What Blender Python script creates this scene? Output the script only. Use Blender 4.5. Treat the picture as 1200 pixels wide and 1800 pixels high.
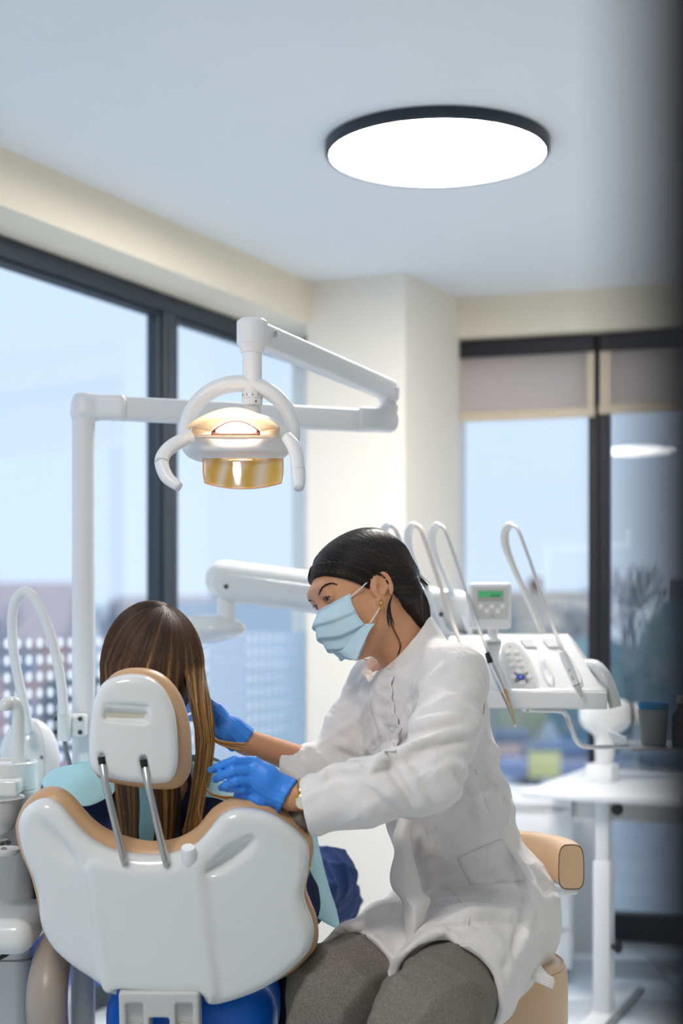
import bpy, bmesh, math, random
import numpy as np
from mathutils import Vector, Matrix

for _o in list(bpy.data.objects):
    bpy.data.objects.remove(_o, do_unlink=True)
SC = bpy.context.scene
COL = SC.collection
random.seed(4)
RNG = np.random.default_rng(7)

# ---------------------------------------------------------------- camera
CAMH = 1.30
FPX = 2600.0
HOR = 1095.0
cam_d = bpy.data.cameras.new('camera')
cam_d.sensor_fit = 'VERTICAL'
cam_d.sensor_height = 36.0
cam_d.sensor_width = 24.0
cam_d.lens = 52.0
cam_d.shift_y = (HOR - 900.0) / 1800.0
cam_d.clip_start = 0.02
cam_d.clip_end = 600
cam_d.dof.use_dof = True
cam_d.dof.focus_distance = 2.72
cam_d.dof.aperture_fstop = 2.25
cam = bpy.data.objects.new('camera', cam_d)
cam.location = (0, 0, CAMH)
cam.rotation_euler = (math.pi / 2, 0, 0)
COL.objects.link(cam)
SC.camera = cam

# ---------------------------------------------------------------- world (overcast sky)
W = bpy.data.worlds.new('overcast_sky')
SC.world = W
W.use_nodes = True
nt = W.node_tree
nt.nodes.clear()
wo = nt.nodes.new('ShaderNodeOutputWorld')
bg = nt.nodes.new('ShaderNodeBackground')
tc = nt.nodes.new('ShaderNodeTexCoord')
sp = nt.nodes.new('ShaderNodeSeparateXYZ')
rp = nt.nodes.new('ShaderNodeValToRGB')
nz = nt.nodes.new('ShaderNodeTexNoise')
mx = nt.nodes.new('ShaderNodeMix')
mx.data_type = 'RGBA'
nz.inputs['Scale'].default_value = 2.2
nz.inputs['Detail'].default_value = 4
rp.color_ramp.elements[0].position = 0.0
rp.color_ramp.elements[0].color = (0.66, 0.755, 0.87, 1)
rp.color_ramp.elements[1].position = 0.6
rp.color_ramp.elements[1].color = (0.62, 0.74, 0.90, 1)
mx.inputs[0].default_value = 0.05
nt.links.new(tc.outputs['Generated'], sp.inputs[0])
nt.links.new(sp.outputs['Z'], rp.inputs[0])
nt.links.new(rp.outputs[0], mx.inputs[6])
nt.links.new(tc.outputs['Generated'], nz.inputs['Vector'])
nt.links.new(nz.outputs[0], mx.inputs[7])
nt.links.new(mx.outputs[2], bg.inputs[0])
bg.inputs[1].default_value = 0.97
nt.links.new(bg.outputs[0], wo.inputs[0])

# ---------------------------------------------------------------- exposure
SC.view_settings.view_transform = 'Standard'
SC.view_settings.look = 'None'
SC.view_settings.exposure = 0.50
SC.view_settings.gamma = 1.0
SC.view_settings.use_curve_mapping = False
CEILING_LAMP_STRENGTH = (44.0, 23.0)
EXAM_LAMP_STRENGTH = 55.0

# ---------------------------------------------------------------- helpers
def V(*a):
    return np.array(a, dtype=float)

def P(px, py, d):
    """world point that stands d metres in front of the camera position (measuring aid)"""
    return np.array([(px - 600.0) / FPX * d, d, CAMH + (HOR - py) / FPX * d])

def nrm(v):
    v = np.asarray(v, float)
    return v / (np.linalg.norm(v) + 1e-12)

ORI = {}

def empty(name, loc, label, cat, group=None):
    o = bpy.data.objects.new(name, None)
    o.empty_display_size = 0.05
    COL.objects.link(o)
    o.location = loc
    ORI[o] = np.array(loc, float)
    tag(o, label, cat, group)
    return o

def tag(o, label=None, cat=None, group=None, kind=None):
    if label: o['label'] = label
    if cat: o['category'] = cat
    if group: o['group'] = group
    if kind: o['kind'] = kind
    return o

def obj(name, vf, m, parent=None, smooth=True, base=False):
    v, f = vf
    v = np.asarray(v, float)
    lo, hi = v.min(0), v.max(0)
    c = (lo + hi) / 2
    if parent is None:
        c[2] = lo[2]
    me = bpy.data.meshes.new(name)
    vl = (v - c)
    if isinstance(f, np.ndarray) and f.ndim == 2:
        n, k = f.shape
        me.vertices.add(len(vl)); me.vertices.foreach_set('co', vl.astype(np.float32).ravel())
        me.loops.add(n * k); me.loops.foreach_set('vertex_index', f.astype(np.int32).ravel())
        me.polygons.add(n)
        me.polygons.foreach_set('loop_start', np.arange(0, n * k, k, dtype=np.int32))
        me.polygons.foreach_set('loop_total', np.full(n, k, dtype=np.int32))
        me.update(calc_edges=True); me.validate()
    else:
        me.from_pydata([tuple(x) for x in vl], [], [tuple(int(i) for i in q) for q in f])
        me.update()
    if smooth is True:
        me.polygons.foreach_set('use_smooth', np.ones(len(me.polygons), dtype=bool))
    me.materials.append(m)
    o = bpy.data.objects.new(name, me)
    COL.objects.link(o)
    if parent is not None:
        o.parent = parent
        o.location = c - ORI[parent]
    else:
        o.location = c
    ORI[o] = c
    if smooth == 'auto':
        bm = bmesh.new(); bm.from_mesh(me)
        for fc in bm.faces: fc.smooth = True
        for e in bm.edges:
            if len(e.link_faces) == 2 and e.calc_face_angle(0) > 0.6: e.smooth = False
        bm.to_mesh(me); bm.free()
    return o

def dup(o, center, parent=None):
    c = o.copy()
    COL.objects.link(c)
    c.parent = parent
    center = np.asarray(center, float)
    c.location = center - (ORI[parent] if parent is not None else 0)
    ORI[c] = center
    return c

def join(*parts):
    vs, fs, n = [], [], 0
    for v, f in parts:
        v = np.asarray(v, float)
        vs.append(v)
        fs += [tuple(int(i) + n for i in q) for q in f]
        n += len(v)
    return np.concatenate(vs), fs

def bmout(bm):
    bm.verts.ensure_lookup_table()
    v = np.array([x.co[:] for x in bm.verts])
    f = [tuple(q.index for q in p.verts) for p in bm.faces]
    bm.free()
    return v, f

AX = (V(1, 0, 0), V(0, 1, 0), V(0, 0, 1))

def frame_z(yaw):
    c, s = math.cos(yaw), math.sin(yaw)
    return (V(c, s, 0), V(-s, c, 0), V(0, 0, 1))

def box(c, size, ax=AX, bev=0.0, seg=2):
    bm = bmesh.new()
    bmesh.ops.create_cube(bm, size=1.0)
    for v in bm.verts:
        v.co = Vector((v.co.x * size[0], v.co.y * size[1], v.co.z * size[2]))
    if bev > 0:
        bmesh.ops.bevel(bm, geom=list(bm.edges), offset=bev, segments=seg, profile=0.5, affect='EDGES')
    bm.normal_update()
    v, f = bmout(bm)
    M = np.array(ax)
    return v @ M + np.asarray(c, float), f

def prism(poly, z0, z1, bev=0.0):
    """vertical prism over a plan polygon"""
    bm = bmesh.new()
    a = [bm.verts.new((p[0], p[1], z0)) for p in poly]
    b = [bm.verts.new((p[0], p[1], z1)) for p in poly]
    n = len(poly)
    bm.faces.new(a[::-1]); bm.faces.new(b)
    for i in range(n):
        bm.faces.new((a[i], a[(i + 1) % n], b[(i + 1) % n], b[i]))
    bmesh.ops.recalc_face_normals(bm, faces=bm.faces)
    if bev > 0:
        bmesh.ops.bevel(bm, geom=list(bm.edges), offset=bev, segments=2, profile=0.5, affect='EDGES')
    return bmout(bm)

def extrude_poly(poly3, nvec, t):
    """planar polygon (world points) given thickness t along nvec"""
    bm = bmesh.new()
    nvec = np.asarray(nvec, float)
    a = [bm.verts.new(tuple(p)) for p in poly3]
    b = [bm.verts.new(tuple(np.asarray(p) + nvec * t)) for p in poly3]
    n = len(poly3)
    bm.faces.new(a[::-1]); bm.faces.new(b)
    for i in range(n):
        bm.faces.new((a[i], a[(i + 1) % n], b[(i + 1) % n], b[i]))
    bmesh.ops.recalc_face_normals(bm, faces=bm.faces)
    return bmout(bm)

def smooth_path(pts, n=6, closed=False):
    pts = np.asarray(pts, float)
    N = len(pts)
    out = []
    rng = range(N if closed else N - 1)
    for i in rng:
        if closed:
            p0, p1, p2, p3 = pts[(i - 1) % N], pts[i], pts[(i + 1) % N], pts[(i + 2) % N]
        else:
            p1, p2 = pts[i], pts[i + 1]
            p0 = pts[i - 1] if i > 0 else 2 * p1 - p2
            p3 = pts[i + 2] if i + 2 < N else 2 * p2 - p1
        for k in range(n):
            t = k / n
            out.append(0.5 * ((2 * p1) + (-p0 + p2) * t + (2 * p0 - 5 * p1 + 4 * p2 - p3) * t * t + (-p0 + 3 * p1 - 3 * p2 + p3) * t ** 3))
    if not closed: out.append(pts[-1])
    return np.array(out)

def tube(path, r, n=12, sm=0, cap=True, flat=None, closed=False, up=None):
    """tube along a path; r scalar or list; flat=(a,b) elliptical section factors along up / side"""
    path = np.asarray(path, float)
    r = np.full(len(path), r) if np.isscalar(r) else np.asarray(r, float)
    if sm:
        q = np.column_stack([path, r])
        q = smooth_path(q, sm, closed)
        path, r = q[:, :3], q[:, 3]
    N = len(path)
    T = np.zeros_like(path)
    for i in range(N):
        if closed: T[i] = nrm(path[(i + 1) % N] - path[i - 1])
        else: T[i] = nrm(path[min(i + 1, N - 1)] - path[max(i - 1, 0)])
    ref = np.asarray(up, float) if up is not None else (V(0, 0, 1) if abs(T[0][2]) < 0.9 else V(0, 1, 0))
    U = nrm(ref - T[0] * np.dot(ref, T[0]))
    vs = []
    fa, fb = flat if flat else (1, 1)
    for i in range(N):
        if up is not None: U = nrm(ref - T[i] * np.dot(ref, T[i]))
        else: U = nrm(U - T[i] * np.dot(U, T[i]))
        S = np.cross(T[i], U)
        for k in range(n):
            a = 2 * math.pi * k / n
            vs.append(path[i] + r[i] * (math.cos(a) * fa * U + math.sin(a) * fb * S))
    fs = []
    for i in range(N if closed else N - 1):
        j = (i + 1) % N
        for k in range(n):
            k2 = (k + 1) % n
            fs.append((i * n + k, i * n + k2, j * n + k2, j * n + k))
    if cap and not closed:
        fs.append(tuple(range(n))[::-1])
        fs.append(tuple((N - 1) * n + k for k in range(n)))
    return np.array(vs), fs

def lathe(profile, c=(0, 0, 0), axis=(0, 0, 1), n=32, caps=True):
    """profile list of (radius, height) along axis"""
    ax = nrm(axis)
    ref = V(1, 0, 0) if abs(ax[0]) < 0.9 else V(0, 1, 0)
    U = nrm(ref - ax * np.dot(ref, ax)); S = np.cross(ax, U)
    c = np.asarray(c, float)
    vs, fs = [], []
    for (r, h) in profile:
        for k in range(n):
            a = 2 * math.pi * k / n
            vs.append(c + ax * h + r * (math.cos(a) * U + math.sin(a) * S))
    m = len(profile)
    for i in range(m - 1):
        for k in range(n):
            k2 = (k + 1) % n
            fs.append((i * n + k, i * n + k2, (i + 1) * n + k2, (i + 1) * n + k))
    if caps and profile[0][0] > 1e-5: fs.append(tuple(range(n))[::-1])
    if caps and profile[-1][0] > 1e-5: fs.append(tuple((m - 1) * n + k for k in range(n)))
    return np.array(vs), fs

def sheet(rows, nu=6, nv=6, thick=0.002, wob=0.0, freq=40.0):
    """thin cloth through a grid of control points (rows x cols of 3D points) with real thickness"""
    g = np.array(rows, float)
    g = np.array([smooth_path(r, nu) for r in g])
    g = np.array([smooth_path(g[:, j], nv) for j in range(g.shape[1])]).transpose(1, 0, 2)
    R, C = g.shape[:2]
    du = np.gradient(g, axis=1); dv = np.gradient(g, axis=0)
    nn = np.cross(du, dv); nn /= (np.linalg.norm(nn, axis=2, keepdims=True) + 1e-9)
    if wob:
        w = wob * wnoise(g.reshape(-1, 3), freq).reshape(R, C, 1)
        g = g + nn * w
    a = (g + nn * thick / 2).reshape(-1, 3); b = (g - nn * thick / 2).reshape(-1, 3)
    v = np.concatenate([a, b]); n = R * C
    fs = []
    for i in range(R - 1):
        for j in range(C - 1):
            q = (i * C + j, i * C + j + 1, (i + 1) * C + j + 1, (i + 1) * C + j)
            fs.append(q); fs.append(tuple(x + n for x in q[::-1]))
    ring = [j for j in range(C)] + [i * C + C - 1 for i in range(1, R)] + [(R - 1) * C + j for j in range(C - 2, -1, -1)] + [i * C for i in range(R - 2, 0, -1)]
    for k in range(len(ring)):
        p, q = ring[k], ring[(k + 1) % len(ring)]
        fs.append((q, p, p + n, q + n))
    return v, fs

_wd = RNG.normal(size=(10, 3)); _wd /= np.linalg.norm(_wd, axis=1)[:, None]
_wp = RNG.uniform(0, 6.28, 10)
_wf = RNG.uniform(0.6, 1.6, 10)
def wnoise(p, freq):
    p = np.asarray(p, float)
    s = 0
    for d, ph, f in zip(_wd, _wp, _wf):
        s = s + np.sin((p @ d) * freq * f + ph)
    return s / 5.0

# -------- signed-distance volume with smooth blending and surface-net extraction
class Vol:
    def __init__(self, lo, hi, h, frame=None):
        self.h = h
        self.lo = np.asarray(lo, float)
        n = np.ceil((np.asarray(hi, float) - self.lo) / h).astype(int) + 1
        self.ax = [self.lo[i] + h * np.arange(n[i]) for i in range(3)]
        self.F = np.full(n, 1.0, np.float32)
        self.frame = frame
    def _sl(self, lo, hi, m):
        s = []
        for i in range(3):
            a = max(0, int(np.floor((lo[i] - m - self.lo[i]) / self.h)))
            b = min(len(self.ax[i]), int(np.ceil((hi[i] + m - self.lo[i]) / self.h)) + 1)
            if b <= a: return None
            s.append(slice(a, b))
        return tuple(s)
    def _grid(self, s):
        return np.meshgrid(self.ax[0][s[0]], self.ax[1][s[1]], self.ax[2][s[2]], indexing='ij', sparse=True)
    def _op(self, lo, hi, k, fn, mode):
        s = self._sl(lo, hi, k * 1.2 + 3 * self.h)
        if s is None: return self
        X, Y, Z = self._grid(s)
        d = fn(X, Y, Z).astype(np.float32)
        F = self.F[s]
        if mode == 'add':
            if k > 0:
                hh = np.maximum(k - np.abs(F - d), 0) / k
                self.F[s] = np.minimum(F, d) - hh * hh * k * 0.25
            else: self.F[s] = np.minimum(F, d)
        elif mode == 'sub':
            d = -d
            if k > 0:
                hh = np.maximum(k - np.abs(F - d), 0) / k
                self.F[s] = np.maximum(F, d) + hh * hh * k * 0.25
            else: self.F[s] = np.maximum(F, d)
        return self
    def cap(self, p, q, r1, r2=None, k=0.01, mode='add'):
        p = np.asarray(p, float); q = np.asarray(q, float)
        r2 = r1 if r2 is None else r2
        ba = q - p; L = float(ba @ ba) + 1e-12
        def fn(X, Y, Z):
            t = np.clip(((X - p[0]) * ba[0] + (Y - p[1]) * ba[1] + (Z - p[2]) * ba[2]) / L, 0, 1)
            return np.sqrt((X - p[0] - t * ba[0]) ** 2 + (Y - p[1] - t * ba[1]) ** 2 + (Z - p[2] - t * ba[2]) ** 2) - (r1 + (r2 - r1) * t)
        R = max(r1, r2)
        return self._op(np.minimum(p, q) - R, np.maximum(p, q) + R, k, fn, mode)
    def chain(self, pts, rs, k=0.01, mode='add'):
        for i in range(len(pts) - 1):
            self.cap(pts[i], pts[i + 1], rs[i], rs[i + 1], k, mode)
        return self
    def ell(self, c, rad, ax=AX, k=0.01, mode='add'):
        c = np.asarray(c, float); A = np.array(ax); rad = np.asarray(rad, float)
        def fn(X, Y, Z):
            k0 = 0; k1 = 0
            for i in range(3):
                l = (X - c[0]) * A[i][0] + (Y - c[1]) * A[i][1] + (Z - c[2]) * A[i][2]
                k0 = k0 + (l / rad[i]) ** 2; k1 = k1 + (l / rad[i] ** 2) ** 2
            k0 = np.sqrt(k0); k1 = np.sqrt(k1) + 1e-9
            return k0 * (k0 - 1) / k1
        e = np.sqrt(sum((A[i] * rad[i]) ** 2 for i in range(3)))
        return self._op(c - e, c + e, k, fn, mode)
    def rbox(self, c, half, r, ax=AX, k=0.005, mode='add'):
        c = np.asarray(c, float); A = np.array(ax); half = np.asarray(half, float)
        def fn(X, Y, Z):
            qs = []
            for i in range(3):
                l = (X - c[0]) * A[i][0] + (Y - c[1]) * A[i][1] + (Z - c[2]) * A[i][2]
                qs.append(np.abs(l) - half[i] + r)
            out = np.sqrt(sum(np.maximum(q, 0) ** 2 for q in qs))
            return out + np.minimum(np.maximum(np.maximum(qs[0], qs[1]), qs[2]), 0) - r
        e = sum(np.abs(A[i]) * half[i] for i in range(3))
        return self._op(c - e, c + e, k, fn, mode)
    def poly(self, pts, w0, w1, r, bend=0.0, k=0.005, mode='add', dome=0.0):
        """2D polygon in local x,y extruded over local z from w0 to w1 with rounded rim; bend: w -= bend*x^2"""
        pts = np.asarray(pts, float)
        x = self.ax[0][:, None]; y = self.ax[1][None, :]
        d2 = np.full((len(self.ax[0]), len(self.ax[1])), 1e9)
        sg = np.ones_like(d2)
        n = len(pts)
        for i in range(n):
            a = pts[i]; b = pts[i - 1]; e = b - a
            wx = x - a[0]; wy = y - a[1]
            t = np.clip((wx * e[0] + wy * e[1]) / (e @ e + 1e-15), 0, 1)
            d2 = np.minimum(d2, (wx - e[0] * t) ** 2 + (wy - e[1] * t) ** 2)
            c1 = y >= a[1]; c2 = y < b[1]; c3 = e[0] * wy > e[1] * wx
            fl = (c1 & c2 & c3) | (~c1 & ~c2 & ~c3)
            sg = np.where(fl, -sg, sg)
        D = (sg * np.sqrt(d2))[:, :, None]
        Z = self.ax[2][None, None, :] + bend * (self.ax[0][:, None, None] ** 2)
        if dome: Z = Z - dome * np.minimum(np.maximum(-D, 0), 0.08) / 0.08 * (Z > (w0 + w1) / 2)
        m, t = (w0 + w1) / 2, (w1 - w0) / 2
        qx = D + r; qy = np.abs(Z - m) - t + r
        d = np.minimum(np.maximum(qx, qy), 0) + np.sqrt(np.maximum(qx, 0) ** 2 + np.maximum(qy, 0) ** 2) - r
        d = d.astype(np.float32)
        F = self.F
        if mode == 'add':
            hh = np.maximum(k - np.abs(F - d), 0) / k
            self.F = np.minimum(F, d) - hh * hh * k * 0.25
        else:
            self.F = np.maximum(F, -d)
        return self
    def plane(self, p, n, k=0.0):
        """keep the side n points away from"""
        p = np.asarray(p, float); n = nrm(n)
        def fn(X, Y, Z): return -((X - p[0]) * n[0] + (Y - p[1]) * n[1] + (Z - p[2]) * n[2])
        return self._op(self.lo - 1, self.lo + 99, k, fn, 'sub')
    def warp(self, fn):
        X, Y, Z = self._grid((slice(None),) * 3)
        self.F = (self.F + fn(X, Y, Z)).astype(np.float32)
        return self
    def mesh(self, relax=1):
        F = self.F
        for a in range(3):   # close at the border
            sl = [slice(None)] * 3
            for e in (0, -1):
                sl[a] = e
                F[tuple(sl)] = np.maximum(F[tuple(sl)], 1e-4)
        ins = F < 0
        nx, ny, nz = F.shape
        c = np.zeros((nx - 1, ny - 1, nz - 1), np.int8)
        for i in (0, 1):
            for j in (0, 1):
                for k in (0, 1):
                    c += ins[i:nx - 1 + i, j:ny - 1 + j, k:nz - 1 + k]
        act = np.argwhere((c > 0) & (c < 8))
        idx = np.full(c.shape, -1, np.int64)
        idx[act[:, 0], act[:, 1], act[:, 2]] = np.arange(len(act))
        corners = [(i, j, k) for i in (0, 1) for j in (0, 1) for k in (0, 1)]
        val = np.stack([F[act[:, 0] + i, act[:, 1] + j, act[:, 2] + k] for i, j, k in corners], 1).astype(float)
        acc = np.zeros((len(act), 3)); cnt = np.zeros(len(act))
        for a in range(8):
            for b in range(a + 1, 8):
                ca, cb = np.array(corners[a]), np.array(corners[b])
                if np.abs(ca - cb).sum() != 1: continue
                m = (val[:, a] < 0) != (val[:, b] < 0)
                t = val[m, a] / (val[m, a] - val[m, b])
                acc[m] += ca + t[:, None] * (cb - ca); cnt[m] += 1
        v = self.lo + self.h * (act + acc / cnt[:, None])
        quads = []
        for a in range(3):
            b, cc = (a + 1) % 3, (a + 2) % 3
            s0 = [slice(None)] * 3; s1 = [slice(None)] * 3
            s0[a] = slice(0, -1); s1[a] = slice(1, None)
            A, B = ins[tuple(s0)], ins[tuple(s1)]
            e = np.argwhere(A != B)
            e = e[(e[:, b] > 0) & (e[:, cc] > 0) & (e[:, b] < F.shape[b] - 1) & (e[:, cc] < F.shape[cc] - 1)]
            flip = A[e[:, 0], e[:, 1], e[:, 2]]
            def cell(db, dc):
                q = e.copy(); q[:, b] += db; q[:, cc] += dc
                return idx[q[:, 0], q[:, 1], q[:, 2]]
            q = np.stack([cell(-1, -1), cell(0, -1), cell(0, 0), cell(-1, 0)], 1)
            q[~flip] = q[~flip][:, ::-1]
            quads.append(q)
        f = np.concatenate(quads)
        f = f[(f >= 0).all(1)]
        for _ in range(relax):
            s = np.zeros_like(v); n = np.zeros(len(v))
            for i in range(4):
                a, b2 = f[:, i], f[:, (i + 1) % 4]
                for ax_ in range(3):
                    s[:, ax_] += np.bincount(a, v[b2, ax_], len(v)) + np.bincount(b2, v[a, ax_], len(v))
                n += np.bincount(a, minlength=len(v)) + np.bincount(b2, minlength=len(v))
            v = v * 0.5 + 0.5 * s / np.maximum(n, 1)[:, None]
        if self.frame is not None:
            O, R = self.frame
            v = v @ np.array(R) + O
        return v, f

# ---------------------------------------------------------------- materials
def lin(r, g, b):
    def c(x):
        x /= 255.0
        return x / 12.92 if x <= 0.04045 else ((x + 0.055) / 1.055) ** 2.4
    return (c(r), c(g), c(b), 1.0)

MATS = {}
def mat(name, rgb, rough=0.5, metal=0.0, spec=0.5, var=0.04, scale=30.0, bump=0.0, bscale=200.0, coat=0.0, sss=0.0, sheen=0.0, trans=0.0, emis=None, estr=0.0):
    if name in MATS: return MATS[name]
    m = bpy.data.materials.new(name)
    m.use_nodes = True
    t = m.node_tree
    b = t.nodes['Principled BSDF']
    co = t.nodes.new('ShaderNodeTexCoord')
    n = t.nodes.new('ShaderNodeTexNoise')
    n.inputs['Scale'].default_value = scale
    n.inputs['Detail'].default_value = 3
    t.links.new(co.outputs['Object'], n.inputs['Vector'])
    mx = t.nodes.new('ShaderNodeMix'); mx.data_type = 'RGBA'
    c = lin(*rgb)
    mx.inputs[6].default_value = tuple(x * (1 - var) for x in c[:3]) + (1,)
    mx.inputs[7].default_value = tuple(min(1, x * (1 + var)) for x in c[:3]) + (1,)
    t.links.new(n.outputs[0], mx.inputs[0])
    t.links.new(mx.outputs[2], b.inputs['Base Color'])
    b.inputs['Roughness'].default_value = rough
    b.inputs['Metallic'].default_value = metal
    b.inputs['Specular IOR Level'].default_value = spec
    if coat:
        b.inputs['Coat Weight'].default_value = coat; b.inputs['Coat Roughness'].default_value = 0.08
    if sss:
        b.inputs['Subsurface Weight'].default_value = sss
        b.inputs['Subsurface Radius'].default_value = (0.012, 0.005, 0.003)
        b.inputs['Subsurface Scale'].default_value = 0.6
    if sheen:
        b.inputs['Sheen Weight'].default_value = sheen
    if trans: b.inputs['Transmission Weight'].default_value = trans
    if emis is not None:
        b.inputs['Emission Color'].default_value = lin(*emis)
        b.inputs['Emission Strength'].default_value = estr
    if bump:
        n2 = t.nodes.new('ShaderNodeTexNoise'); n2.inputs['Scale'].default_value = bscale; n2.inputs['Detail'].default_value = 4
        t.links.new(co.outputs['Object'], n2.inputs['Vector'])
        bp = t.nodes.new('ShaderNodeBump'); bp.inputs['Strength'].default_value = bump; bp.inputs['Distance'].default_value = 0.004
        t.links.new(n2.outputs[0], bp.inputs['Height'])
        t.links.new(bp.outputs[0], b.inputs['Normal'])
    MATS[name] = m
    return m

def mat_glass(name, rgb=(245, 250, 255), gl=0.07, film=0.0, filmrgb=(235, 243, 250)):
    m = bpy.data.materials.new(name); m.use_nodes = True
    t = m.node_tree; t.nodes.clear()
    o = t.nodes.new('ShaderNodeOutputMaterial')
    tr = t.nodes.new('ShaderNodeBsdfTransparent'); tr.inputs[0].default_value = lin(*rgb)
    g = t.nodes.new('ShaderNodeBsdfGlossy'); g.inputs['Roughness'].default_value = 0.02
    mx = t.nodes.new('ShaderNodeMixShader'); mx.inputs[0].default_value = gl
    t.links.new(tr.outputs[0], mx.inputs[1]); t.links.new(g.outputs[0], mx.inputs[2])
    last = mx
    if film:
        df = t.nodes.new('ShaderNodeBsdfTranslucent'); df.inputs[0].default_value = lin(*filmrgb)
        d2 = t.nodes.new('ShaderNodeBsdfDiffuse'); d2.inputs[0].default_value = lin(*filmrgb)
        m3 = t.nodes.new('ShaderNodeMixShader'); m3.inputs[0].default_value = 0.35
        t.links.new(df.outputs[0], m3.inputs[1]); t.links.new(d2.outputs[0], m3.inputs[2])
        m2 = t.nodes.new('ShaderNodeMixShader'); m2.inputs[0].default_value = film
        t.links.new(mx.outputs[0], m2.inputs[1]); t.links.new(m3.outputs[0], m2.inputs[2])
        last = m2
    t.links.new(last.outputs[0], o.inputs[0])
    return m

def mat_emit(name, rgb, strength):
    m = bpy.data.materials.new(name); m.use_nodes = True
    t = m.node_tree; t.nodes.clear()
    o = t.nodes.new('ShaderNodeOutputMaterial')
    e = t.nodes.new('ShaderNodeEmission'); e.inputs[0].default_value = lin(*rgb); e.inputs[1].default_value = strength
    t.links.new(e.outputs[0], o.inputs[0])
    return m

M_CEIL = mat('ceiling_paint', (242, 246, 248), 0.9, var=0.015, scale=3, spec=0.2)
M_CREAM = mat('cream_wall_paint', (248, 238, 218), 0.85, var=0.02, scale=4, bump=0.03, bscale=300, spec=0.2)
M_FRAME = mat('anthracite_window_frame', (40, 52, 64), 0.45, var=0.08, scale=12)
M_FRAMEB = mat('black_window_frame', (14, 18, 30), 0.5, var=0.08, scale=12)
M_GLASS = mat_glass('window_glass')
M_FILM = mat_glass('frosted_window_film', film=0.45)
M_FILM2 = mat_glass('denser_frosted_film', film=0.6)
M_DOT = mat_glass('white_dot_decal', film=0.92, filmrgb=(250, 252, 255))
M_FLOOR = mat('pale_floor_tile', (226, 233, 238), 0.22, var=0.03, scale=5)
M_WHITE = mat('glossy_white_plastic', (228, 231, 231), 0.16, var=0.012, scale=8, coat=0.5)
M_WHITE2 = mat('satin_white_enamel', (236, 238, 240), 0.35, var=0.012, scale=8)
M_WMATTE = mat('matt_white_laminate', (238, 240, 242), 0.45, var=0.015, scale=6)
M_GREYW = mat('light_grey_plastic', (205, 206, 204), 0.45, var=0.02)
M_TAN = mat('tan_leatherette', (204, 164, 124), 0.38, var=0.04, scale=25, bump=0.08, bscale=500)
M_TAN2 = mat('beige_leather', (224, 190, 152), 0.40, var=0.05, scale=25, bump=0.12, bscale=420)
M_STITCH = mat('brown_stitching', (110, 76, 52), 0.8)
M_STEEL = mat('brushed_steel', (190, 188, 186), 0.28, metal=1.0, var=0.05)
M_CHROME = mat('polished_chrome', (215, 215, 215), 0.12, metal=1.0, var=0.02)
M_BLACK = mat('black_rubber', (16, 16, 18), 0.5, var=0.1)
M_DARKG = mat('dark_grey_plastic', (70, 74, 78), 0.5, var=0.06)
M_MIDG = mat('grey_plastic', (128, 130, 130), 0.4, var=0.05)

def _hit(self, px, py, d0=1.8, d1=4.5, back=False):
    """first point of the volume met along a sight line"""
    n = int((d1 - d0) / (self.h * .4))
    ds = np.linspace(d0, d1, n)
    pts = np.stack([(px - 600.0) / FPX * ds, ds, CAMH + (HOR - py) / FPX * ds], 1)
    q = pts
    if self.frame is not None:
        O, R = self.frame
        q = (pts - O) @ np.array(R).T
    ii = (q - self.lo) / self.h
    i0 = np.floor(ii).astype(int)
    ok = ((i0 >= 0) & (i0 < np.array(self.F.shape) - 1)).all(1)
    f = np.ones(n)
    w = ii - i0
    idx = np.where(ok)[0]
    val = np.zeros(len(idx))
    for a in (0, 1):
        for b in (0, 1):
            for c in (0, 1):
                ww = (w[idx, 0] if a else 1 - w[idx, 0]) * (w[idx, 1] if b else 1 - w[idx, 1]) * (w[idx, 2] if c else 1 - w[idx, 2])
                val += ww * self.F[i0[idx, 0] + a, i0[idx, 1] + b, i0[idx, 2] + c]
    f[idx] = val
    k = np.where(f < 0)[0]
    if len(k) == 0: return None
    return pts[k[0]]
Vol.hit = _hit

def _fn(self, lo, hi, fn, k=0.01, mode='add'):
    return self._op(np.asarray(lo, float), np.asarray(hi, float), k, fn, mode)
Vol.fn = _fn

def strands(paths, r0, r1, n=3):
    """many thin tapered strands joined in one mesh; paths (S,K,3)"""
    paths = np.asarray(paths, float)
    S, K = paths.shape[:2]
    T = np.gradient(paths, axis=1); T /= np.linalg.norm(T, axis=2, keepdims=True) + 1e-9
    ref = V(0.31, 0.9, 0.17)
    U = np.cross(T, ref); U /= np.linalg.norm(U, axis=2, keepdims=True) + 1e-9
    Wv = np.cross(T, U)
    rad = np.linspace(1, 0, K)
    rad = (r1 + (r0 - r1) * np.sqrt(rad))[None, :, None]
    rings = [paths + rad * (math.cos(2 * math.pi * k / n) * U + math.sin(2 * math.pi * k / n) * Wv) for k in range(n)]
    v = np.stack(rings, 2).reshape(-1, 3)
    s = np.arange(S)[:, None, None] * K * n; j = np.arange(K - 1)[None, :, None] * n; k = np.arange(n)[None, None, :]
    a = s + j + k; b = s + j + (k + 1) % n
    f = np.stack([a, b, b + n, a + n], -1).reshape(-1, 4)
    return v, f, S, K * n

def tint_attr(o, vals):
    at = o.data.color_attributes.new('tint', 'FLOAT_COLOR', 'POINT')
    at.data.foreach_set('color', np.asarray(vals, np.float32).ravel())

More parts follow.
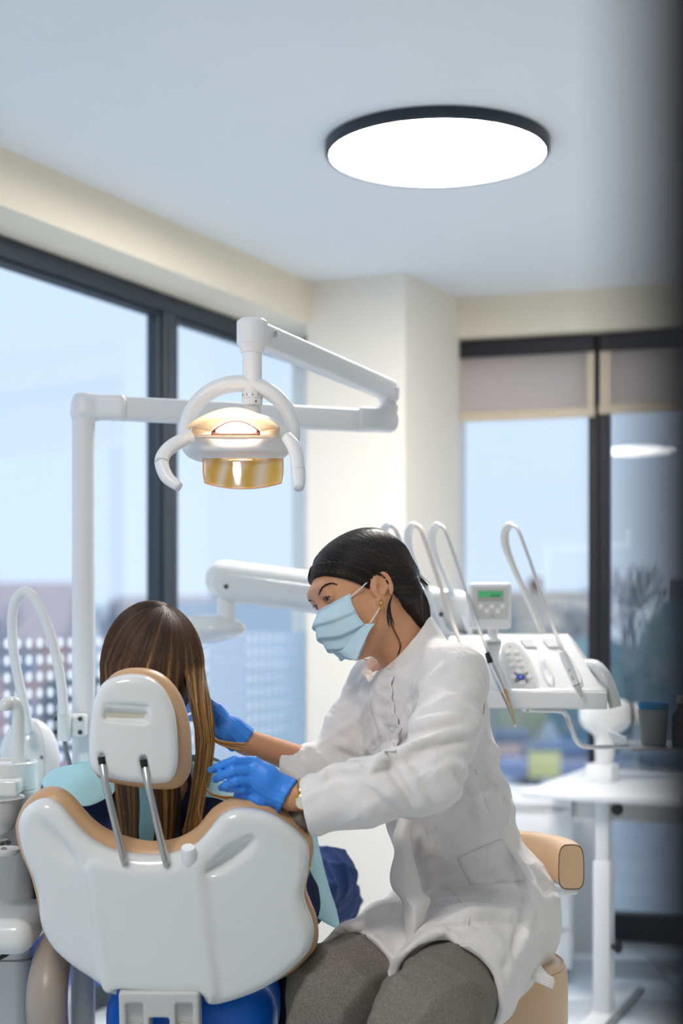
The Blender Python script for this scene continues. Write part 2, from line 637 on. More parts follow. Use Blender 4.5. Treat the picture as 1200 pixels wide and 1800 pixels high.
def mat_hair(name, c0, c1, c2, rough=.35):
    m = bpy.data.materials.new(name); m.use_nodes = True
    t = m.node_tree; b = t.nodes['Principled BSDF']
    at = t.nodes.new('ShaderNodeAttribute'); at.attribute_name = 'tint'
    cr = t.nodes.new('ShaderNodeValToRGB')
    cr.color_ramp.elements[0].color = lin(*c0); cr.color_ramp.elements[1].color = lin(*c2)
    e = cr.color_ramp.elements.new(.5); e.color = lin(*c1)
    t.links.new(at.outputs['Color'], cr.inputs[0]); t.links.new(cr.outputs[0], b.inputs['Base Color'])
    b.inputs['Roughness'].default_value = rough
    b.inputs['Specular IOR Level'].default_value = .45
    return m

def _sample(self, q):
    q = np.asarray(q, float)
    ii = (q - self.lo) / self.h
    i0 = np.clip(np.floor(ii).astype(int), 0, np.array(self.F.shape) - 2)
    w = np.clip(ii - i0, 0, 1)
    val = np.zeros(len(q))
    for a in (0, 1):
        for b in (0, 1):
            for c in (0, 1):
                ww = (w[:, 0] if a else 1 - w[:, 0]) * (w[:, 1] if b else 1 - w[:, 1]) * (w[:, 2] if c else 1 - w[:, 2])
                val += ww * self.F[i0[:, 0] + a, i0[:, 1] + b, i0[:, 2] + c]
    return np.clip(val, -.03, .03)
Vol.sample = _sample
# ================================================================ ROOM
CEIL = CAMH + 1.35
LINT = CAMH + 1.185
W0 = V(-1.047, 4.538, 0); WU = nrm(V(0.452, 0.892, 0)); WN = V(WU[1], -WU[0], 0)
R0 = V(0.479, 6.262, 0); RV = nrm(V(0.959, -0.284, 0)); RN = V(RV[1], -RV[0], 0)
PA, PB, PC = V(-0.137, 5.87, 0), V(0.245, 5.69, 0), V(0.482, 6.14, 0)
def Lw(t, off=0.0): return W0 + WU * t + WN * off
def Rw(s, off=0.0): return R0 + RV * s + RN * off
def ray_t(px, base, d):
    r = (px - 600.0) / FPX
    return (r * base[1] - base[0]) / (d[0] - r * d[1])
T_PIL = ray_t(540, W0, WU)
T_END = T_PIL + 0.09
S_END = (3.0 - R0[0]) / RV[0]
BACKY = -1.5
T_BEG = (BACKY - W0[1]) / WU[1]
room = [Lw(T_BEG), V(3.0, BACKY, 0), Rw(S_END), R0, Lw(T_END)]
def grow(poly, e):
    c = np.mean(poly, axis=0)
    return [p + nrm(p - c) * e for p in poly]

# floor: slab with individual tiles laid on it
fl = tag(obj('floor', prism(grow(room, 0.35), -0.22, -0.012), mat('floor_grout', (170, 178, 182), 0.8)), 'pale glossy tiled floor of the treatment room', kind='structure')
tile = None
ts = 0.60
for i in range(-7, 7):
    for j in range(-3, 12):
        c = V(i * ts + 0.3, j * ts, -0.006)
        q = c
        inl = (q - W0) @ WN > -0.30 and (q - R0) @ RN > -0.30 and q[0] < 3.0 and q[1] > BACKY
        if not inl: continue
        if tile is None:
            tile = obj('tile', box(c, (ts - 0.004, ts - 0.004, 0.012), bev=0.0012, seg=1), M_FLOOR, fl)
        else:
            dup(tile, c, fl)
tag(obj('ceiling', prism(grow(room, 0.35), CEIL, CEIL + 0.2), M_CEIL, None, False), 'smooth white plaster ceiling', kind='structure')
# lintel beam of the left window wall
tag(obj('wall_left', prism([Lw(T_BEG - .3, -.12), Lw(T_BEG - .3, .228), Lw(1.62, .228), PA + V(.03, .02, 0), Lw(T_END, -.12)], LINT, CEIL), M_CREAM, None, False), 'cream plaster beam above the left window wall', kind='structure')
tag(obj('wall_back', prism([PC + V(-.05, .02, 0), Rw(S_END + .2, .123), Rw(S_END + .2, -.14), Rw(-0.05, -.14)], LINT, CEIL), M_CREAM, None, False), 'cream plaster beam above the far window', kind='structure')
tag(obj('wall_corner', prism([PA, PB, PC, Rw(0.02, -.14), Lw(T_END + .1, -.14), Lw(T_PIL + .01, -0.08), Lw(T_PIL + .01, 0.03)], 0, CEIL), mat('cream_pillar_paint', (250, 244, 232), 0.85, var=0.02, scale=4, spec=0.2), None, False), 'cream corner pillar between the two window walls', kind='structure')
tag(obj('wall_right', prism([V(3.0, BACKY, 0), V(3.15, BACKY, 0), V(3.15, 5.6, 0), V(3.0, 5.6, 0)], 0, CEIL), M_CREAM, None, False), 'plain cream side wall', kind='structure')
tag(obj('wall_front', prism([V(Lw(T_BEG)[0] - .3, BACKY, 0), V(3.1, BACKY, 0), V(3.1, BACKY - .15, 0), V(Lw(T_BEG)[0] - .3, BACKY - .15, 0)], 0, CEIL), M_CREAM, None, False), 'plain cream wall opposite the far window', kind='structure')

def bar(a, b, z0, z1, n, d0, d1, bev=0.004):
    """member along a-b (plan points) from z0 to z1, from depth d0 to d1 along n"""
    c = (a + b) / 2 + n * (d0 + d1) / 2; c = V(c[0], c[1], (z0 + z1) / 2)
    d = b - a
    return box(c, (np.linalg.norm(d[:2]), abs(d1 - d0), z1 - z0), (nrm(d), nrm(n), V(0, 0, 1)), bev, 1)

WIN = 0
def window(p0, p1, n, fm, label, z0=0.0, z1=LINT, top=0.065, side0=0.045, side1=0.045, bot=0.10, sash=0.0):
    """one glazed bay: frame, sash and pane"""
    global WIN
    WIN += 1
    d = nrm(p1 - p0)
    fr = join(bar(p0, p1, z1 - top, z1, n, -.06, .02), bar(p0, p1, z0, z0 + bot, n, -.06, .02),
              bar(p0, p0 + d * side0, z0 + bot, z1 - top, n, -.06, .02), bar(p1 - d * side1, p1, z0 + bot, z1 - top, n, -.06, .02))
    w = tag(obj('window_%d' % WIN, fr, fm, None, False), label, kind='structure')
    a, b = p0 + d * side0, p1 - d * side1
    if sash:
        s = sash
        obj('sash', join(bar(a, b, z1 - top - s, z1 - top, n, -.045, .004), bar(a, b, z0 + bot, z0 + bot + s, n, -.045, .004),
                         bar(a, a + d * s, z0 + bot, z1 - top, n, -.045, .004), bar(b - d * s, b, z0 + bot, z1 - top, n, -.045, .004)), fm, w, False)
    pane = obj('pane', bar(a, b, z0 + bot, z1 - top, n, -.026, -.02, 0), M_GLASS, w, False)
    return w, a, b

MUL = ray_t(293.5, W0, WU)
edges = [T_END, MUL] + [MUL - 1.32 * k for k in range(1, 6)] + [T_BEG]
bays = []
for i in range(len(edges) - 1):
    t1, t0 = edges[i], edges[i + 1]
    lab = ['anthracite framed window bay between mullion and cream pillar', 'anthracite framed window bay left of the tall mullion'][i] if i < 2 else 'anthracite framed window bay number %d from the pillar' % (i + 1)
    bays.append(window(Lw(t0), Lw(t1), WN, M_FRAME, lab, sash=0.016))
# white dot decals and frosted film on the two bays in view
dot = None
pitch = 0.0535
ndot = 0
for bi in (1, 0):
    w, a, b = bays[bi]
    d = nrm(b - a); L = np.linalg.norm(b - a)
    c = -0.02
    for k in range(int(L / pitch)):
        if bi == 1 and k < 4: continue
        s = 0.035 + k * pitch
        if s > L - 0.025: break
        for r in range(8):
            q = a + d * s + WN * (-0.0175); q = V(q[0], q[1], 1.236 - r * pitch)
            ndot += 1
            if dot is None:
                dot = obj('dot_decal', lathe([(0.0, 0.0), (0.0165, 0.0), (0.0165, 0.0008), (0.0, 0.0008)], q, WN, 14), M_DOT, w, False)
            else:
                dup(dot, q, w)
w, a, b = bays[0]
d = nrm(b - a); L = np.linalg.norm(b - a)
obj('frosted_film', bar(a, b, 0.12, 1.265, WN, -.0195, -.0185, 0), M_FILM, w, False)
tA, tB = ray_t(372, W0, WU) - (MUL + .045), ray_t(437, W0, WU) - (MUL + .045)
obj('frosted_panel', bar(a + d * tA, a + d * tB, 0.12, 1.25, WN, -.0165, -.0155, 0), M_FILM2, w, False)

# far window wall with two bays
SM0, SM1 = ray_t(1035, R0, RV), ray_t(1073, R0, RV)
SMC = (SM0 + SM1) / 2
hw = (SM1 - SM0) / 2
wr1, _, _ = window(Rw(0), Rw(SMC), RN, M_FRAMEB, 'black framed far window bay beside the cream pillar', top=0.078, side0=0.012, side1=hw, bot=0.11)
wr2, _, _ = window(Rw(SMC), Rw(SMC + 1.2), RN, M_FRAMEB, 'black framed far window bay right of its mullion', top=0.078, side0=hw, side1=0.05, bot=0.11)
wr3, _, _ = window(Rw(SMC + 1.2), Rw(S_END), RN, M_FRAMEB, 'black framed far window bay next to the side wall', top=0.078, side0=0.05, side1=0.05, bot=0.11)

# roller blinds
M_BLIND = bpy.data.materials.new('blind_fabric'); M_BLIND.use_nodes = True
t = M_BLIND.node_tree; b_ = t.nodes['Principled BSDF']
wv = t.nodes.new('ShaderNodeTexWave'); wv.inputs['Scale'].default_value = 140; wv.inputs['Distortion'].default_value = 1
rr = t.nodes.new('ShaderNodeValToRGB'); rr.color_ramp.elements[0].color = lin(236, 222, 212); rr.color_ramp.elements[1].color = lin(246, 236, 228)
tco = t.nodes.new('ShaderNodeTexCoord'); t.links.new(tco.outputs['Object'], wv.inputs['Vector'])
t.links.new(wv.outputs[0], rr.inputs[0]); t.links.new(rr.outputs[0], b_.inputs['Base Color'])
b_.inputs['Roughness'].default_value = 0.9
tl = t.nodes.new('ShaderNodeBsdfTranslucent'); t.links.new(rr.outputs[0], tl.inputs[0])
ms = t.nodes.new('ShaderNodeMixShader'); ms.inputs[0].default_value = 0.8
ou = t.nodes['Material Output']
t.links.new(b_.outputs[0], ms.inputs[1]); t.links.new(tl.outputs[0], ms.inputs[2]); t.links.new(ms.outputs[0], ou.inputs[0])
M_BBAR = mat('blind_bottom_bar', (222, 206, 182), 0.6)
def blind(s0, s1, zb, label):
    e = empty('roller_blind', (Rw((s0 + s1) / 2, .045) + V(0, 0, zb)), label, 'blind', 'roller blinds on the far window')
    obj('fabric', bar(Rw(s0), Rw(s1), zb, LINT - 0.075, RN, .040, .0425, 0), M_BLIND, e, False)
    obj('bottom_bar', bar(Rw(s0 - .004), Rw(s1 + .004), zb - .012, zb + .028, RN, .034, .050), M_BBAR, e, False)
    obj('side_hem', bar(Rw(s1 - .03) if s0 < .1 else Rw(s0), Rw(s1) if s0 < .1 else Rw(s0 + .045), zb + .028, LINT - 0.075, RN, .0425, .0435, 0), M_BBAR, e, False)
    obj('roller', bar(Rw(s0), Rw(s1), LINT - .075, LINT - .01, RN, .024, .062), M_FRAMEB, e, False)
blind(0.012, ray_t(1047, R0, RV), 2.155, 'half raised beige roller blind beside the cream pillar')
blind(ray_t(1057, R0, RV), SMC + 1.17, 2.165, 'half raised beige roller blind right of the black mullion')

# dark glazed door frame right beside the camera position
M_JAMB = mat('black_door_frame', (5, 6, 9), 0.8, var=0.1, scale=9, spec=.05)
jm = tag(obj('door_1', join(box(V(.0958, .225, 1.325), (.09, .075, 2.65), bev=.003), box(V(1.55, .225, 2.36), (2.8, .06, .07), bev=.003), box(V(1.55, .225, .05), (2.8, .06, .10), bev=.003), box(V(2.95, .225, 1.325), (.09, .075, 2.65), bev=.003)), M_JAMB, None, False), 'black door frame edge close by at the right border', kind='structure')
obj('pane', box(V(1.53, .225, 1.21), (2.76, .008, 2.22)), M_GLASS, jm, False)

# ================================================================ CEILING LAMP
def ceiling_lamp(c, label, power):
    e = empty('ceiling_light', c - V(0, 0, .033), label, 'ceiling light')
    r = 0.311
    obj('rim', lathe([(r - .010, -.026), (r - .008, -.033), (r, -.032), (r + .005, -.026), (r + .005, 0.0), (r - .03, 0.0)], c, (0, 0, 1), 96, False), mat('dark_lamp_rim', (34, 44, 54), 0.4), e, 'auto')
    obj('diffuser', lathe([(0, -.028), (r - .010, -.028), (r - .010, -.022), (0, -.022)], c, (0, 0, 1), 96), mat_emit('lamp_diffuser', (255, 246, 238), power), e, False)
cl = P(768, 271, 1.322 * FPX / (HOR - 271)); cl[2] = CEIL
ceiling_lamp(cl, 'large round flush ceiling light with dark rim', CEILING_LAMP_STRENGTH[0])
ceiling_lamp(V(-.75, 1.05, CEIL), 'added unseen round ceiling light, above the space before the chair', CEILING_LAMP_STRENGTH[1])  # unseen lamp added to brighten the surfaces facing the camera

# ================================================================ OUTSIDE (colours paled to stand in for distance haze)
GZ = -4.0
tag(obj('ground', prism([V(-160, 8, 0), V(160, 8, 0), V(200, 330, 0), V(-200, 330, 0)], GZ - .3, GZ), mat('winter_ground', (200, 206, 210), 0.9, var=0.15, scale=0.12)), 'grey winter ground outside the windows', kind='structure')
tag(obj('road', prism([V(-160, 40, 0), V(160, 28, 0), V(160, 38, 0), V(-160, 52, 0)], GZ, GZ + .03), mat('asphalt', (196, 200, 206), 0.8, var=0.1, scale=2)), 'pale street outside below the windows', kind='structure')

def house(c, size, wallrgb, roofrgb, label, yaw=0.0, rows=2, cols=4):
    sx, sy, sz = size
    ax = frame_z(yaw)
    e = empty('house', V(c[0], c[1], GZ), label, 'building')
    O = V(c[0], c[1], GZ)
    def T(v): return np.asarray(v) @ np.array(ax) + O
    v, f = box(V(0, 0, sz / 2), (sx, sy, sz))
    obj('wall', (T(v), f), mat('render_%d_%d_%d' % wallrgb, wallrgb, 0.9, var=0.08, scale=1.5), e, False)
    h = sz + sy * 0.32
    rv = [(-sx / 2 - .4, -sy / 2 - .5, sz - .1), (sx / 2 + .4, -sy / 2 - .5, sz - .1), (sx / 2 + .4, sy / 2 + .5, sz - .1), (-sx / 2 - .4, sy / 2 + .5, sz - .1), (-sx / 2 - .4, 0, h), (sx / 2 + .4, 0, h)]
    rf = [(0, 1, 5, 4), (2, 3, 4, 5), (1, 2, 5), (3, 0, 4), (3, 2, 1, 0)]
    r = obj('roof', (T(np.array(rv)), rf), mat('roof_%d_%d_%d' % roofrgb, roofrgb, 0.9, var=0.15, scale=3), e, False)
    v, f = box(V(sx * .2, sy * .1, h), (.7, .7, 1.6))
    obj('chimney', (T(v), f), mat('chimney_brick', (140, 96, 84), 0.9, var=0.1), r, False)
    gm = mat('far_window_glass', (150, 162, 176), 0.2)
    for i in range(rows):
        for j in range(cols):
            x = -sx / 2 + sx * (j + .5) / cols; z = sz * (i + .55) / rows
            v, f = box(V(x, -sy / 2 - .02, z), (sx / cols * .42, .12, sz / rows * .5))
            wf = obj('window', (T(v), f), mat('far_window_frame', (222, 224, 226), 0.6), e, False)
            v, f = box(V(x, -sy / 2 - .09, z), (sx / cols * .34, .04, sz / rows * .42))
            obj('pane', (T(v), f), gm, wf, False)
house((-20, 72), (13, 9, 4.4), (226, 186, 178), (214, 186, 182), 'reddish brown house seen through the left window', 0.1)
house((-8.2, 80), (7.5, 8, 4.2), (232, 214, 208), (214, 200, 198), 'pale brown house right of the reddish one', -.05, 2, 2)
house((-4.6, 62), (5.0, 8, 3.6), (206, 218, 222), (184, 194, 202), 'grey house seen beside the cream pillar', .1, 2, 2)
house((9.5, 84), (8, 9, 4.2), (232, 226, 216), (196, 178, 160), 'pale house with tan roof in the far window', .0, 2, 3)
house((21.5, 72), (9.5, 9, 4.6), (176, 168, 180), (146, 130, 142), 'dull purple house behind the far window right bay', -.2, 2, 3)
house((-2.2, 92), (7, 8, 4.0), (190, 196, 202), (140, 146, 150), 'light grey house far behind the pillar', 0, 2, 3)

def branchy(seed, H, spread, depth=5):
    rnd = random.Random(seed)
    vs, fs = [], []
    def seg(a, b, r0, r1):
        v, f = tube([a, b], [r0, r1], 4, cap=False)
        n = sum(len(x) for x in vs)
        vs.append(v); fs.extend([tuple(i + n for i in q) for q in f])
    def rec(p, d, L, r, k):
        q = p + d * L
        seg(p, q, r, r * .7)
        if k == 0: return
        for _ in range(3 if k > 1 else 4):
            nd = nrm(d + spread * V(rnd.uniform(-1, 1), rnd.uniform(-1, 1), rnd.uniform(-.25, .7)))
            rec(q, nd, L * rnd.uniform(.62, .82), r * .62, k - 1)
    rec(V(0, 0, 0), V(0, 0, 1), H * .27, H * .022, depth)
    v = np.concatenate(vs)
    return v, fs
M_TWIG = mat('bare_twigs', (150, 156, 166), 0.9, var=0.15, scale=1)
tv = [branchy(s, 1.0, .75, 5) for s in (1, 2)]
for i, (x, y, H, lab) in enumerate([(-22.5, 80, 9.2, 'bare tree left of the reddish brown house'), (-13.2, 60, 7.6, 'bare tree in front of the pale brown house'), (-8.6, 56, 6.8, 'bare tree seen between lamp post and mullion'), (10.6, 70, 8.2, 'tall bare tree behind the instrument console'), (13.0, 66, 8.8, 'bare tree just left of the black mullion'), (16.6, 53, 7.2, 'bare tree just right of the black mullion'), (6.4, 62, 6.8, 'bare tree behind the small display'), (-3.4, 74, 7.6, 'bare tree next to the cream pillar')]):
    v, f = tv[i % 2]
    a = i * 1.3; R_ = np.array(frame_z(a))
    tag(obj('bare_tree', (v @ R_ * H + V(x, y, GZ), f), M_TWIG, None, False), lab, 'tree', 'bare trees outside')
def bush(c, r, rgb, label, seed):
    rnd = np.random.default_rng(seed)
    bm = bmesh.new(); bmesh.ops.create_icosphere(bm, subdivisions=4, radius=1.0)
    v, f = bmout(bm)
    n = wnoise(v + seed, 3.0) * .12 + wnoise(v + seed, 9.0) * .06
    v = v * (1 + n[:, None]) * np.array(r) + V(c[0], c[1], GZ + r[2] * .9)
    tag(obj('conifer', (v, f), mat('leaf_%d_%d_%d' % rgb, rgb, 0.9, var=0.3, scale=2, bump=.6, bscale=4)), label, 'tree')
bush((10.2, 60), (1.9, 1.9, 2.6), (140, 164, 164), 'dark green conifer behind the instrument console', 1)
bush((12.9, 56), (1.7, 1.7, 3.1), (134, 162, 166), 'tall dark conifer left of the black mullion', 2)
bush((7.2, 66), (2.2, 2, 2.7), (200, 198, 160), 'olive yellow bush behind the console display', 3)
bush((15.6, 50), (1.7, 1.7, 2.0), (86, 112, 128), 'dark bush right of the black mullion', 4)
bush((-4.0, 51), (2.6, 2, 1.9), (140, 172, 166), 'green bush beside the cream pillar', 5)
bush((-10.4, 63), (2.4, 2, 1.7), (112, 120, 124), 'grey green bush in the left window', 6)
def car(c, rgb, label, yaw=0.0):
    e = empty('car', V(c[0], c[1], GZ + .03), label, 'car', 'parked cars outside')
    ax = np.array(frame_z(yaw)); O = V(c[0], c[1], GZ + .03)
    def T(vf): return vf[0] @ ax + O, vf[1]
    m = mat('car_paint_%d_%d_%d' % rgb, rgb, 0.3)
    obj('body', T(box(V(0, 0, .62), (4.2, 1.75, .62), bev=.18)), m, e)
    obj('cabin', T(box(V(-.2, 0, 1.12), (2.3, 1.55, .62), bev=.22)), mat('car_glass', (120, 130, 146), 0.2), e)
    for sx in (-1.3, 1.3):
        for sy in (-.8, .8):
            obj('wheel', T(lathe([(.0, -.1), (.26, -.1), (.32, -.06), (.32, .06), (.26, .1), (0, .1)], V(sx, sy, .32), (0, 1, 0), 16)), M_BLACK, e, 'auto')
car((5.9, 54), (226, 186, 170), 'salmon parked car seen below the console', .1)
car((7.2, 47.5), (140, 152, 186), 'blue parked car seen below the console', .1)
car((10.6, 45), (190, 184, 176), 'silver parked car near the black mullion', .1)
car((-9.5, 47), (206, 164, 178), 'pinkish parked car in the left window', .1)
car((16.4, 43), (70, 78, 92), 'dark parked car right of the black mullion', .1)
e = empty('sign', P(955, 1345, 40) * V(1, 1, 0) + V(0, 0, GZ), 'yellow notice board on two posts outside the far window', 'sign')
c = P(957, 1343, 40)
obj('board', box(c, (.86, .06, .72)), mat('yellow_board', (236, 222, 140), 0.6), e, False)
for s in (-.3, .3):
    obj('post', box(V(c[0] + s, c[1] + .05, (GZ + c[2]) / 2), (.06, .05, c[2] - GZ)), M_MIDG, e, False)
# ================================================================ text helper (flat lettering as thin mesh)
def text_geo(s, size, c, ax, m, parent, name='lettering'):
    cu = bpy.data.curves.new('tmp_font', 'FONT')
    cu.body = s; cu.size = size; cu.align_x = 'CENTER'; cu.align_y = 'CENTER'; cu.extrude = 0.0002
    o = bpy.data.objects.new('tmp_font', cu); COL.objects.link(o)
    dg = bpy.context.evaluated_depsgraph_get()
    me = o.evaluated_get(dg).to_mesh()
    v = np.array([x.co[:] for x in me.vertices]); f = [tuple(p.vertices) for p in me.polygons]
    o.evaluated_get(dg).to_mesh_clear()
    bpy.data.objects.remove(o, do_unlink=True); bpy.data.curves.remove(cu)
    if len(v) == 0: return None
    return obj(name, (v @ np.array(ax) + np.asarray(c, float), f), m, parent, False)

def sk(z): return z

# ================================================================ DENTAL LIGHT ON ITS POST
DP = 3.17
pp = P(147, 1095, DP)
dl = empty('dental_light', V(pp[0], pp[1], 0), 'white examination lamp with two arms on a tall post', 'lamp')
ztop = P(0, 735, DP)[2]
obj('post', lathe([(.045, 0), (.045, .02), (.0245, .03), (.0245, ztop), (.020, ztop + .002)], V(pp[0], pp[1], 0), n=32), M_WHITE2, dl, 'auto')
zc = P(0, 716, DP)[2]
vj = Vol(V(pp[0] - .06, DP - .06, zc - .06), V(pp[0] + .09, DP + .06, zc + .06), .003)
vj.cap(V(pp[0], DP, zc - .012), V(pp[0], DP, zc + .008), .0285, .0265, k=.01).rbox(V(pp[0] + .04, DP + .005, zc), (.05, .022, .026), .010, k=.012)
vj.plane(V(0, 0, zc + .03), V(0, 0, 1)).plane(V(0, 0, zc - .034), V(0, 0, -1))
obj('post_joint', vj.mesh(), M_WHITE2, dl)
J2 = P(682, 739, 3.40)
a0, a1 = P(165, 716, DP), P(650, 740, 3.385)
d_ = nrm(a1 - a0); n_ = nrm(np.cross(d_, V(0, 0, 1)))
obj('lower_arm', box((a0 + a1) / 2, (np.linalg.norm(a1 - a0), .040, .051), (d_, n_, np.cross(n_, d_)), .010, 3), M_WHITE2, dl, 'auto')
ve = Vol(J2 - .09, J2 + .09, .003)
ve.cap(J2 + V(0, 0, -.004), J2 + V(0, 0, .004), .024, .024, k=.01).rbox(J2 - d_ * .035, (.045, .023, .027), .010, (d_, n_, np.cross(n_, d_)), k=.012)
ve.plane(J2 - V(0, 0, .027), V(0, 0, -1)).plane(J2 + V(0, 0, .026), V(0, 0, 1))
obj('elbow_joint', ve.mesh(), M_WHITE2, dl)
zu = P(0, 683, 3.40)[2]
obj('elbow_pin', lathe([(.0225, J2[2] + .02), (.0225, J2[2] + .034), (.019, J2[2] + .036), (.019, J2[2] + .044), (.024, J2[2] + .047), (.026, zu)], V(J2[0], J2[1], 0), n=28), M_WHITE2, dl, 'auto')
b1 = P(683, 682, 3.40); LP = P(443, 590, 2.72)
b0 = LP.copy(); b0[2] = b1[2] = (LP[2] + b1[2]) / 2
d2 = nrm(b0 - b1); n2 = nrm(np.cross(d2, V(0, 0, 1)))
obj('upper_arm', box((b0 + b1) / 2, (np.linalg.norm(b1 - b0) + .02, .040, .046), (d2, n2, V(0, 0, 1)), .009, 3), M_WHITE2, dl, 'auto')
obj('arm_emblem', lathe([(.0055, 0), (.0065, .0008), (.0075, 0)], P(486, 592, 2.80) * V(1, 0, 0) + V(0, 0, b0[2] + .006) + V(0, 2.762, 0), n2 * (1 if n2[1] < 0 else -1), 20), M_GREYW, dl)
x, y = LP[0], LP[1]
LZ = lambda py: P(0, py, 2.72)[2]
obj('arm_head', lathe([(.0, LZ(560)), (.022, LZ(561)), (.0285, LZ(566)), (.0285, LZ(604)), (.0265, LZ(606)), (.021, LZ(620)), (.019, LZ(621))], V(x, y, 0), n=36), M_WHITE2, dl, 'auto')
obj('drop_tube', lathe([(.018, LZ(620)), (.018, LZ(690)), (.019, LZ(690.5)), (.019, LZ(712)), (.018, LZ(713))], V(x, y, 0), n=36), M_WHITE2, dl, 'auto')
M_INK = mat('grey_ink', (90, 92, 96), 0.7)
FR = (V(1, 0, 0), V(0, 0, 1), V(0, -1, 0))
for k, ch in enumerate('4567'):
    a = (-1.05 + .58 * k)
    p = V(x + math.sin(a) * .0195, y - math.cos(a) * .0195, LZ(696))
    text_geo(ch, .007, p, (V(math.cos(a), math.sin(a), 0), V(0, 0, 1), V(math.sin(a), -math.cos(a), 0)), M_INK, dl)
obj('scale_ring', lathe([(.0188, LZ(701)), (.0194, LZ(701.3)), (.0194, LZ(701.7)), (.0188, LZ(702))], V(x, y, 0), n=36), M_GREYW, dl, 'auto')
obj('index_mark', box(V(x + .008, y - .0173, LZ(708)), (.0025, .003, .0025)), M_BLACK, dl, False)
# yoke
LX = P(421, 0, 2.72)[0]
cy_ = LZ(764)
path = [V(LX + .100 * math.cos(a), y, cy_ + .094 * math.sin(a)) for a in np.linspace(math.radians(190), math.radians(-10), 41)]
rr_ = [0.010 + 0.0085 * max(0, math.sin(a)) ** .7 for a in np.linspace(math.radians(170), math.radians(10), 41)]
obj('yoke', tube(path, rr_, 16, flat=(1.0, .85), up=V(0, -1, 0)), M_WHITE2, dl)
# head
hc = V(P(415, 0, 2.70)[0], 2.70, LZ(778))
tilt = math.radians(18)
HA = (V(1, 0, 0), V(0, math.cos(tilt), math.sin(tilt)), V(0, -math.sin(tilt), math.cos(tilt)))
vh = Vol(hc - .15, hc + .15, .0028)
vh.ell(hc + V(0, .01, 0), (.103, .075, .056), k=0)
vh.plane(hc + V(0, -.055, .0) , V(0, -1, 0), .01)
vh.plane(hc + V(0, 0, -.033), V(0, -.12, -1), .012)
obj('lamp_housing', vh.mesh(2), M_WHITE2, dl)
# front panel with eye opening
def HP(px, py, dd=0.0):
    p = P(px, py, 2.645); p[1] += dd
    return p
arc_t = [HP(px, 752 - 26 * math.sin(math.pi * (px - 338) / 154) , -.004) for px in np.linspace(338, 492, 18)]
arc_b = [HP(px, 770 + 4 * math.sin(math.pi * (px - 334) / 160), -.012) for px in np.linspace(338, 492, 18)]
eye_t = [HP(px, 760 - 20 * math.sin(math.pi * (px - 372) / 86) ** .8, -.006) for px in np.linspace(372, 458, 18)]
eye_b = [HP(px, 766.5, -.013) for px in np.linspace(372, 458, 18)]
pan = join(sheet([arc_t, [(a * .5 + b * .5) for a, b in zip(arc_t, eye_t)], eye_t], 1, 3, .002), sheet([eye_b, arc_b], 1, 2, .002),
           sheet([[arc_t[0], eye_t[0]], [arc_b[0], eye_b[0]]], 2, 2, .002), sheet([[arc_t[-1], eye_t[-1]], [arc_b[-1], eye_b[-1]]], 2, 2, .002))
obj('front_panel', pan, mat('warm_white_panel', (246, 226, 204), 0.4), dl)
M_EYE = mat('copper_reflector', (150, 104, 96), 0.25, metal=.7)
mid = [(a + b) / 2 + V(0, .004, 0) for a, b in zip(eye_t, eye_b)]
cen = np.mean(mid, axis=0)
inn_t = [cen + (p - cen) * V(.80, 1, .80) + V(0, .003, 0) for p in eye_t]
inn_b = [cen + (p - cen) * V(.66, 1, .50) + V(0, .004, 0) for p in eye_b]
rf = obj('reflector', join(sheet([eye_t, inn_t], 1, 2, .0015), sheet([inn_b, eye_b], 1, 2, .0015), sheet([[eye_t[0], inn_t[0]], [eye_b[0], inn_b[0]]], 2, 2, .0015), sheet([[eye_t[-1], inn_t[-1]], [eye_b[-1], inn_b[-1]]], 2, 2, .0015)), M_EYE, dl)
obj('bulb', sheet([inn_t, inn_b], 1, 3, .003), mat_emit('warm_bulb', (255, 240, 222), EXAM_LAMP_STRENGTH), dl)
# visor above the opening
M_VIS = mat_glass('warm_translucent_visor', gl=.05, film=.93, filmrgb=(255, 240, 216))
v0 = [HP(px, 754 - 37 * math.sin(math.pi * (px - 331) / 158) ** .85, .006) for px in np.linspace(331, 489, 18)]
v1 = [HP(px, 757 - 22 * math.sin(math.pi * (px - 331) / 158) ** .85, -.034) for px in np.linspace(331, 489, 18)]
obj('visor', sheet([v0, [(a + b) / 2 + V(0, 0, .004) for a, b in zip(v0, v1)], v1], 1, 4, .004), M_VIS, dl)
# amber shield
M_AMB = bpy.data.materials.new('amber_shield'); M_AMB.use_nodes = True
t = M_AMB.node_tree; t.nodes.clear()
o_ = t.nodes.new('ShaderNodeOutputMaterial'); tr = t.nodes.new('ShaderNodeBsdfTransparent'); df = t.nodes.new('ShaderNodeBsdfTranslucent'); gl = t.nodes.new('ShaderNodeBsdfGlossy')
wv = t.nodes.new('ShaderNodeTexWave'); wv.inputs['Scale'].default_value = 9; wv.inputs['Distortion'].default_value = 5; wv.inputs['Detail'].default_value = 3
cr = t.nodes.new('ShaderNodeValToRGB'); cr.color_ramp.elements[0].color = lin(255, 238, 220); cr.color_ramp.elements[1].color = lin(244, 212, 130)
tco = t.nodes.new('ShaderNodeTexCoord'); t.links.new(tco.outputs['Object'], wv.inputs['Vector'])
t.links.new(wv.outputs[0], cr.inputs[0]); t.links.new(cr.outputs[0], tr.inputs[0]); t.links.new(cr.outputs[0], df.inputs[0])
m1 = t.nodes.new('ShaderNodeMixShader'); m1.inputs[0].default_value = .45
m2 = t.nodes.new('ShaderNodeMixShader'); m2.inputs[0].default_value = .10; gl.inputs['Roughness'].default_value = .08
